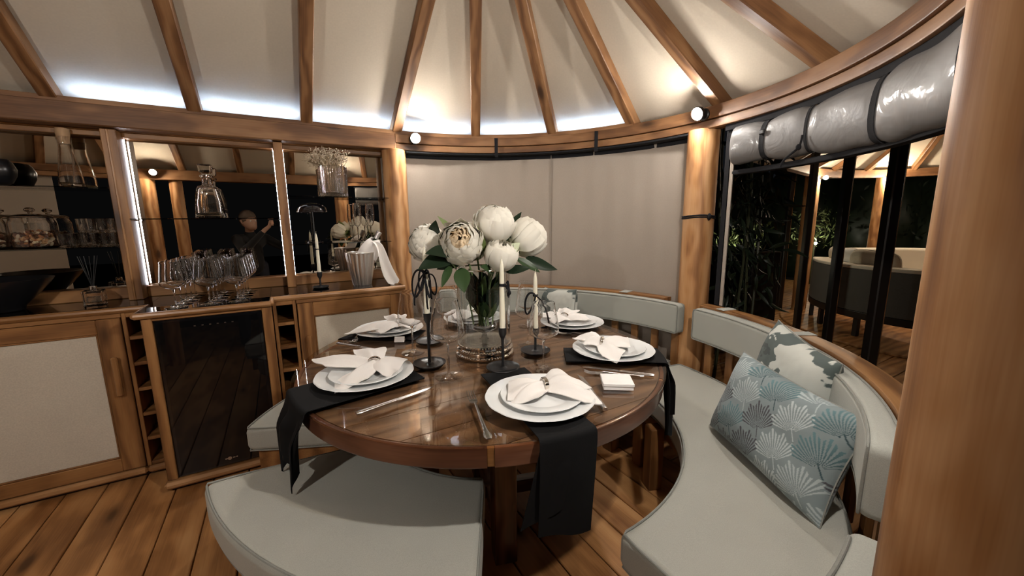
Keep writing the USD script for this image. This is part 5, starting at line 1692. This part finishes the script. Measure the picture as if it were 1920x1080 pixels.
put('strap_tail', tube(spline([pol(117.4, 1.292, 1.63), k0, pol(115.6, 1.290, 1.568), pol(113.6, 1.292, 1.545), pol(112.8, 1.293, 1.515)], 20), 0.005, 6, flat=0.5), 'webbing', rbl)
put('strap_knot', ball(k0, 0.010, 2, (1, 1, 1.3)), 'webbing', rbl)
put('top_webbing', arc_sweep(96.6, 172, rrect(1.330, 1.336, 1.745, ZB0 + 0.002, 0.002, 1), 50), 'webbing', rbl)
put('bottom_bar', arc_sweep(98.6, 172, rrect(1.345, 1.385, 1.520, 1.545, 0.006, 2), 50), 'webbing', rbl)

# ------------------------------------------------------------------ garden outside
rgd = np.random.default_rng(12)
for k, (x, y, lab) in enumerate([(3.05, 0.905, 'dark square post outside, the nearest and right-hand one of the row'), (4.13, 1.53, 'dark square post outside, second of the row from the right'),
                                 (5.22, 2.25, 'dark square post outside, third of the row from the right'), (6.32, 2.98, 'dark square post outside, last and farthest of the row')]):
    t = thing('garden_post', lab, 'post', (x, y, 0), -33)
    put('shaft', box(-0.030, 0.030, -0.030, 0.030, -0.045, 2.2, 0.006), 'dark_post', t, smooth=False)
    put('side_batten', box(0.031, 0.041, -0.020, 0.022, -0.045, 2.2, 0.003), 'wood_post', t, smooth=False, grain=2)


def leaf_cloud(n, c, spread, L, W, dirs, seed):
    r = np.random.default_rng(seed)
    ms = []
    for k in range(n):
        b = np.asarray(c) + np.clip(r.normal(0, 1, 3), -1.5, 1.5) * np.asarray(spread)
        d = np.asarray(dirs) + r.normal(0, 0.55, 3)
        d /= np.linalg.norm(d)
        m = leaf_mesh(b, b + d * L * r.uniform(0.6, 1.2), W * r.uniform(0.7, 1.2), up=r.normal(0, 1, 3), droop=0.12, n=5)
        ms.append(m)
    return cat(*ms)


bz = thing('bamboo', 'dark bamboo clump with drooping leaves outside, right of the round post', 'plant', (0, 0, 0))
for k in range(7):
    x, y = 2.92 + rgd.uniform(-0.10, 0.12), 1.66 + rgd.uniform(-0.10, 0.12)
    put('cane', tube(spline([(x, y, -0.1), (x + 0.02, y, 0.9), (x + rgd.uniform(-.1, .1), y + rgd.uniform(-.1, .1), 1.8), (x + rgd.uniform(-.15, .1), y + rgd.uniform(-.1, .2), 2.3)], 14), 0.009, 6), 'cane', bz)
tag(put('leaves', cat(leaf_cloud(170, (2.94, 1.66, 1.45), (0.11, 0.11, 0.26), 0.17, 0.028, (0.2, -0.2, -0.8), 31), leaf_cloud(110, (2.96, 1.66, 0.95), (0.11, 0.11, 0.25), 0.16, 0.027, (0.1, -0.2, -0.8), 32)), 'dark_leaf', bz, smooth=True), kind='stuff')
pl = thing('planter', 'low black planter wall outside behind the bamboo', 'planter', (4.35, 2.62, 0), 62)
put('front_board', box(-0.60, 1.0, -0.14, -0.10, -0.1, 0.98, 0.01), 'dark_post', pl, smooth=False)
put('back_board', box(-0.60, 1.0, 0.10, 0.14, -0.1, 0.94, 0.01), 'dark_post', pl, smooth=False)
put('end_board', box(-0.64, -0.601, -0.14, 0.14, -0.1, 0.98, 0.01), 'dark_post', pl, smooth=False)
for nm, c, sp, n, lab in (('shrub', (5.0, 2.86, 1.05), (0.16, 0.12, 0.10), 150, 'low pale shrub lit by a garden lamp, behind the bamboo'), ('shrub', (9.3, 3.85, 1.05), (0.30, 0.22, 0.22), 220, 'bright green lit shrub beyond the neighbouring pavilion')):
    s_ = thing(nm, lab, 'shrub', (0, 0, 0))
    put('trunk', tube([(c[0], c[1], -0.1), (c[0], c[1], c[2] * 0.6), (c[0] + 0.03, c[1], c[2])], 0.02, 7), 'cane', s_)
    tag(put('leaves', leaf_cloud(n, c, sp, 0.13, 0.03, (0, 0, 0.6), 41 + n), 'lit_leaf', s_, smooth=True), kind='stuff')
    gl = thing('garden_lamp', 'small garden lamp under the ' + ('pale shrub behind the bamboo' if n == 150 else 'shrub beyond the neighbouring pavilion'), 'lamp', (c[0] - 0.25, c[1] - 0.12, 0))
    put('stake', tube([(0, 0, -0.1), (0, 0, c[2] - 0.28)], 0.008, 7), 'dark_post', gl)
    put('bulb', ball((0, 0, c[2] - 0.25), 0.028, 2), 'garden_lamp', gl)
hd = thing('hedge', 'dark hedge closing the garden behind the neighbouring pavilion', 'hedge')
hm = []
for k in range(9):
    c = np.array([10.6 + 0.1 * k, 7.5 - 1.35 * k, 1.2])
    m = trimesh.creation.icosphere(3, 1.0)
    v = m.vertices * np.array([0.7, 0.9, 1.5]) * (1 + 0.25 * (meshkit.fbm(m.vertices * 4 + k, 3, k) - 0.5)[:, None]) + c
    hm.append((v, m.faces))
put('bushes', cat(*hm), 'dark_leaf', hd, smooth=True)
tag(put('leaves', cat(*[leaf_cloud(80, (9.95 + 0.1 * k, 7.4 - 1.35 * k, 1.3), (0.12, 0.5, 0.6), 0.15, 0.04, (-0.5, 0, 0.2), 60 + k) for k in range(9)]), 'dark_leaf', hd, smooth=True), kind='stuff')

# ------------------------------------------------------------------ the neighbouring pavilion
NX, NY, NR = 6.66, 1.35, 1.40
def npol(th, r, z):
    return pol(th, r, z, NX, NY)
gp = thing('garden_pavilion', 'neighbouring round pavilion with a lit cream canvas roof, seen through the open right side', 'pavilion')
NZ0, NZ1, NTOP = 1.86, 1.97, 2.82
UU = np.array([NX, NY, 0]) / math.hypot(NX, NY)            # away from us
TH0 = math.degrees(math.atan2(UU[0], UU[1]))
WW = np.array([UU[1], -UU[0], 0])                            # to the right as we look
mm, g = arc_sweep(TH0 - 90, TH0 + 90, rect(NR, NR + 0.10, NZ0, NZ1), 60, cx=NX, cy=NY, wood_=True)
put('ring_beam', mm, 'wood_beam', gp, grain=g)
N3 = np.array([NX, NY, 0.0])
for sgn in (-1, 1):
    p = N3 + WW * sgn * (NR + 0.05) + np.array([0, 0, (NZ0 + NZ1) / 2])
    (m, v) = beam(p, p - UU * 2.75, 0.10, NZ1 - NZ0, 0.005)
    put('side_beam', m, 'wood_beam', gp, smooth=False, grain=v)
    G = [[N3 - UU * d + WW * sgn * r + np.array([0, 0, NTOP + 0.05 - 0.60 * r]) for r in np.linspace(0.0, 1.52, 8)] for d in np.linspace(0, 2.8, 6)]
    put('canvas_panel', sheet(np.array(G), 0.003), 'roof_canvas', gp, smooth=60)
    for d in (0.0, 0.7, 1.4, 2.1, 2.75):
        (m, v) = beam(N3 - UU * d + WW * sgn * 0.05 + np.array([0, 0, NTOP - 0.03]), N3 - UU * d + WW * sgn * 1.48 + np.array([0, 0, NTOP - 0.60 * 1.48]), 0.06, 0.06, 0.004)
        put('rafter', m, 'wood_beam', gp, smooth=False, grain=v)
for k in range(8):
    a0, a1 = TH0 - 90 + 22.5 * k, TH0 - 90 + 22.5 * (k + 1)
    G = [[npol(t, r, NTOP + 0.05 - 0.60 * r) for r in np.linspace(0.02, 1.52, 9)] for t in np.linspace(a0, a1, 5)]
    put('canvas_panel', sheet(np.array(G), 0.003), 'roof_canvas', gp, smooth=60)
    if k:
        (m, v) = beam(npol(a0, 0.1, NTOP - 0.06), npol(a0, 1.48, NTOP - 0.60 * 1.48), 0.06, 0.06, 0.004)
        put('rafter', m, 'wood_beam', gp, smooth=False, grain=v)
for a in (-8.4, 43.6, 95.6, 147.6):
    c = npol(a, NR + 0.05, 0)
    m = xf(lathe([(0, -0.045), (0.085, -0.045), (0.085, NZ0 - 0.001), (0, NZ0 - 0.001)], 28), t=c)
    put('post', m, 'wood_post', gp, grain=np.roll(m[0], -2, axis=1))
    c2 = npol(a + 5.5, NR + 0.03, 0)
    put('post_batten', obox((c2[0], c2[1], NZ0 / 2 - 0.024), (0.05, 0.06, NZ0 + 0.04), -a, 0.004), 'wood_post', gp, smooth=False, grain=2)
put('floor_ring', arc_sweep(0, 360, rrect(0.0005, NR + 0.2, -0.043, -0.02, 0.004, 1), 60, cx=NX, cy=NY), 'wood_floor', gp, grain=0)
for k, (a, lab) in enumerate(((-8.4, 'lit spot lamp on the left far post of the neighbouring pavilion'), (43.6, 'lit spot lamp on the right far post of the neighbouring pavilion'), (147.6, 'lit spot lamp of the neighbouring pavilion, hidden by the nearest post'))):
    c = npol(a, NR - 0.10, NZ0 - 0.03)
    t = thing('far_lamp', lab, 'lamp', c, 90 - a)
    put('bulb', ball((0, 0, 0), 0.030, 2), 'far_bulb', t)
    put('socket', box(0.028, 0.10, -0.012, 0.012, -0.012, 0.012, 0.002), 'dark_plastic', t, smooth=False)
so = thing('garden_sofa', 'grey wicker sofa with a cream top edge outside, its back to us', 'sofa')
put('back_panel', arc_sweep(-100, -18, rrect(1.24, 1.30, 0.27, 0.735, 0.01, 2), 36, cx=NX, cy=NY), 'grey_weave', so)
put('top_cushion', arc_sweep(-100, -18, rrect(1.10, 1.30, 0.737, 0.775, 0.015, 3), 36, cx=NX, cy=NY), 'cream_cushion', so, smooth=50)
put('seat', arc_sweep(-99, -19, rrect(0.70, 1.235, 0.30, 0.45, 0.03, 3), 30, cx=NX, cy=NY), 'cream_cushion', so, smooth=50)
put('base_rail', arc_sweep(-100, -18, rrect(1.22, 1.30, 0.19, 0.268, 0.006, 2), 30, cx=NX, cy=NY), 'dark_post', so)
for a in (-97, -70, -45, -21):
    c = npol(a, 1.25, 0)
    put('leg', obox((c[0], c[1], 0.085), (0.05, 0.05, 0.208), -a, 0.004), 'dark_post', so, smooth=False)
sf = thing('garden_sofa', 'far cream sofa across the neighbouring pavilion, behind the white cushion', 'sofa')
put('back_cushion', arc_sweep(8, 92, rrect(1.14, 1.30, 0.46, 0.86, 0.04, 3), 36, cx=NX, cy=NY), 'cream_cushion', sf, smooth=50)
put('seat', arc_sweep(8, 92, rrect(0.72, 1.30, 0.28, 0.455, 0.03, 3), 36, cx=NX, cy=NY), 'cream_cushion', sf, smooth=50)
put('base', arc_sweep(9, 91, rrect(0.76, 1.26, -0.019, 0.278, 0.006, 2), 30, cx=NX, cy=NY), 'grey_weave', sf)
for (a, lab, m_, w, rot_) in ((-28, 'beige cushion at the left end of the grey wicker sofa outside', 'cream_weave', 0.24, 0), (-47, 'plain white cushion in the middle of the grey wicker sofa outside', 'white_linen', 0.20, 4), (-66, 'beige cushion at the right of the grey wicker sofa outside', 'cream_weave', 0.25, -3)):
    t = thing('cushion', lab, 'cushion', npol(a, 1.02, 0.735), -a + 8)
    m = trimesh.creation.icosphere(4, 1.0)
    v = m.vertices.copy()
    v = np.sign(v) * np.abs(v) ** np.array([0.45, 0.9, 0.45])
    put('cover', xf((v * np.array([w, 0.075, 0.20]), m.faces), rot([1, 0, 0], -14) @ rot([0, 1, 0], rot_)), m_, t, smooth=True)
    put('edge_seam', xf(tube([np.array([w * np.sign(math.cos(q)) * abs(math.cos(q)) ** 0.45, 0, 0.20 * np.sign(math.sin(q)) * abs(math.sin(q)) ** 0.45]) for q in np.linspace(0, 2 * math.pi, 60, endpoint=False)], 0.004, 6, closed=True), rot([1, 0, 0], -14) @ rot([0, 1, 0], rot_)), m_, t)

# ================================================================== the photographer, seen in the mirror
import manifold3d as m3
az = math.radians(CAM_YAW)
pF, pR = np.array([math.sin(az), math.cos(az), 0]), np.array([math.cos(az), -math.sin(az), 0])
pU = np.array([0, 0, 1.0])
PC0 = np.array([0, 0, CAM_Z]) - pF * 0.022
ph = thing('phone', 'black phone held level by the photographer, seen only in the mirror', 'phone')
put('body', obox(PC0, (0.152, 0.008, 0.072), -CAM_YAW, 0.003), 'phone_glass', ph, smooth=False)
put('screen', obox(PC0 - pF * 0.0046, (0.146, 0.0008, 0.067), -CAM_YAW, 0.0003), 'black_glass', ph, smooth=False)


def L_(r, f, z):
    """Photographer's frame: right, forward, up from the phone's plan position."""
    return pR * r + pF * f + np.array([0, 0, z])


J = dict(head=(L_(-0.17, -0.36, 1.325), 0.086), chin=(L_(-0.165, -0.30, 1.262), 0.052), crown=(L_(-0.17, -0.375, 1.365), 0.080), neck=(L_(-0.15, -0.41, 1.19), 0.050),
         chest=(L_(-0.13, -0.44, 1.03), 0.105), belly=(L_(-0.12, -0.45, 0.86), 0.105), pelvis=(L_(-0.12, -0.46, 0.75), 0.110),
         shl=(L_(-0.30, -0.42, 1.105), 0.052), shr=(L_(0.04, -0.42, 1.105), 0.052), ell=(L_(-0.345, -0.20, 0.96), 0.038), elr=(L_(0.20, -0.25, 0.965), 0.038),
         wrl=(L_(-0.145, -0.070, 1.215), 0.025), wrr=(L_(0.135, -0.075, 1.215), 0.025),
         hipl=(L_(-0.205, -0.46, 0.74), 0.082), hipr=(L_(-0.035, -0.46, 0.74), 0.082), knl=(L_(-0.215, -0.43, 0.41), 0.056), knr=(L_(-0.02, -0.43, 0.41), 0.056), anl=(L_(-0.22, -0.47, 0.085), 0.038), anr=(L_(-0.01, -0.47, 0.085), 0.038))


def hull_pts(*cs, k=1.0, n=14):
    pts = []
    for c, r in cs:
        m = trimesh.creation.icosphere(2, r * k)
        pts.append(m.vertices + c)
    return m3.Manifold.hull_points(np.vstack(pts).astype(np.float64))


def bone(a, b, k=1.0):
    return hull_pts(J[a], J[b], k=k)


def hand(side):
    s = -1 if side == 'l' else 1
    w = J['wr' + side]
    base = L_(s * 0.100, -0.038, 1.262)
    knu = [L_(s * (0.094 - 0.001 * i), -0.030, 1.275 + 0.017 * i) for i in range(4)]
    solids = [hull_pts(w, (base, 0.020)), hull_pts((base, 0.019), (knu[0], 0.0105), (knu[3], 0.0105))]
    for i in range(4):
        ln = (0.9, 1.05, 1.0, 0.85)[i]
        a = (knu[i], 0.0090)
        b = (L_(s * 0.0905, -0.030 + 0.021 * ln, 1.277 + 0.0165 * i), 0.0082)
        c = (L_(s * (0.080 - 0.016 * ln), -0.0105, 1.279 + 0.016 * i), 0.0068)
        solids += [hull_pts(a, b), hull_pts(b, c)]
    t0 = (L_(s * 0.092, -0.048, 1.268), 0.0115)
    t1 = (L_(s * 0.070, -0.046, 1.279), 0.0095)
    t2 = (L_(s * 0.047, -0.037, 1.288), 0.0080)
    solids += [hull_pts(t0, t1), hull_pts(t1, t2)]
    return solids


sol = [bone('head', 'crown'), bone('head', 'chin'), hull_pts(J['neck'], (J['head'][0] - pU * 0.05, 0.048)), hull_pts(J['neck'], J['chest']), hull_pts(J['chest'], J['shl'], J['shr']), hull_pts(J['chest'], J['belly']), hull_pts(J['belly'], J['pelvis'])]
for s in 'lr':
    sol += [bone('sh' + s, 'el' + s), bone('el' + s, 'wr' + s), hull_pts(J['pelvis'], J['hip' + s]), bone('hip' + s, 'kn' + s), bone('kn' + s, 'an' + s)]
    sol += hand(s)
hc = J['head'][0]
fd = pF * 0.98 + pR * 0.17                       # face turned to the phone
fd /= np.linalg.norm(fd)
fs_ = np.cross(fd, pU)
def face(r, f, z):
    return hc + fs_ * r + fd * f + pU * z
sol += [hull_pts((face(0, 0.080, 0.004), 0.008), (face(0, 0.100, -0.028), 0.0105)), hull_pts((face(-0.010, 0.091, -0.031), 0.007), (face(0.010, 0.091, -0.031), 0.007))]
sol += [hull_pts((face(-0.030, 0.070, 0.022), 0.011), (face(0.030, 0.070, 0.022), 0.011)), hull_pts((face(0, 0.072, -0.080), 0.016), (face(0, 0.060, -0.072), 0.02))]
for s in (-1, 1):
    sol += [hull_pts((face(s * 0.086, -0.004, 0.006), 0.010), (face(s * 0.092, -0.012, 0.010), 0.012), (face(s * 0.086, -0.004, -0.022), 0.008))]
body = sum(sol[1:], sol[0])
body = body.refine_to_length(0.012)
bm = body.to_mesh()
tm = trimesh.Trimesh(bm.vert_properties[:, :3], bm.tri_verts, process=False)
trimesh.smoothing.filter_taubin(tm, iterations=6)
pe = thing('person', 'person in dark clothes holding up a phone, seen dimly in the middle mirror', 'person')
put('body', tm, 'skin', pe, smooth=True)
for s in (-1, 1):
    e = put('eye', ball(face(s * 0.032, 0.0765, 0.004), 0.0115, 2), 'eye_white', pe, smooth=True)
    put('iris', ball(face(s * 0.032, 0.0835, 0.003), 0.0055, 2), 'eye_dark', e, smooth=True)
    put('eyebrow', tube(spline([face(s * 0.016, 0.085, 0.026), face(s * 0.032, 0.084, 0.031), face(s * 0.048, 0.074, 0.026)], 8), 0.003, 6), 'hair', pe)
put('mouth', tube(spline([face(-0.022, 0.078, -0.054), face(0, 0.088, -0.052), face(0.022, 0.078, -0.054)], 10), [0.002, 0.003, 0.004, 0.0045, 0.005, 0.005, 0.0045, 0.004, 0.003, 0.002], 8), 'lip', pe)
hm_ = trimesh.creation.icosphere(4, 1.0)
v = hm_.vertices
keep = v
fr_ = v @ np.array([0, 1, 0])
hv = v * np.array([0.094, 0.104, 0.112])
hv = hv * (1 + 0.05 * (meshkit.fbm(v * np.array([9, 9, 3]) + 5, 3, 2) - 0.5)[:, None] * 2)
Rh = np.stack([fs_, fd, pU], 1)
hman = trimesh.Trimesh(hv @ Rh.T + hc - fd * 0.018 + pU * 0.034, hm_.faces, process=False)
cutter = xf(box(-0.068, 0.068, 0.030, 0.2, -0.2, 0.052, 0.02), Rh, hc)
def mani(vf):
    return m3.Manifold(m3.Mesh(np.asarray(vf[0], np.float32), np.asarray(vf[1], np.uint32)))
hair = mani((hman.vertices, hman.faces)) - mani(cutter)
hmsh = hair.to_mesh()
put('hair', (hmsh.vert_properties[:, :3], hmsh.tri_verts), 'hair', pe, smooth=60)


def garment(name, parts, m):
    g = sum(parts[1:], parts[0]).refine_to_length(0.015)
    q = g.to_mesh()
    q = trimesh.Trimesh(q.vert_properties[:, :3], q.tri_verts, process=False)
    trimesh.smoothing.filter_taubin(q, iterations=6)
    put(name, q, m, pe, smooth=True)


def mid(a, b, t):
    return (lerp(J[a][0], J[b][0], t), float(lerp(J[a][1], J[b][1], t)))


K = 1.14
jp = [hull_pts(J['chest'], J['shl'], J['shr'], k=K), hull_pts(J['chest'], J['belly'], k=K), hull_pts(J['belly'], (J['pelvis'][0] + pU * 0.0, 0.112), k=K), hull_pts((J['neck'][0] - pU * 0.03, 0.056), J['chest'], k=K)]
for s in 'lr':
    jp += [hull_pts(J['sh' + s], J['el' + s], k=K + 0.08), hull_pts(J['el' + s], mid('el' + s, 'wr' + s, 0.86), k=K + 0.10)]
garment('jumper', jp, 'jumper')
tp = []
for s in 'lr':
    tp += [hull_pts(J['pelvis'], J['hip' + s], k=1.10), hull_pts(J['hip' + s], J['kn' + s], k=1.12), hull_pts(J['kn' + s], (J['an' + s][0] + pU * 0.02, 0.046), k=1.12)]
garment('trousers', tp, 'denim')
for s in 'lr':
    a = J['an' + s][0]
    sh = hull_pts((a * np.array([1, 1, 0]) + pU * 0.040 - pF * 0.02, 0.0395), (a * np.array([1, 1, 0]) + pU * 0.034 + pF * 0.10, 0.0335), (a * np.array([1, 1, 0]) + pU * 0.029 + pF * 0.155, 0.028))
    q = sh.to_mesh()
    put('shoe', (q.vert_properties[:, :3], q.tri_verts), 'black_metal', pe, smooth=50)
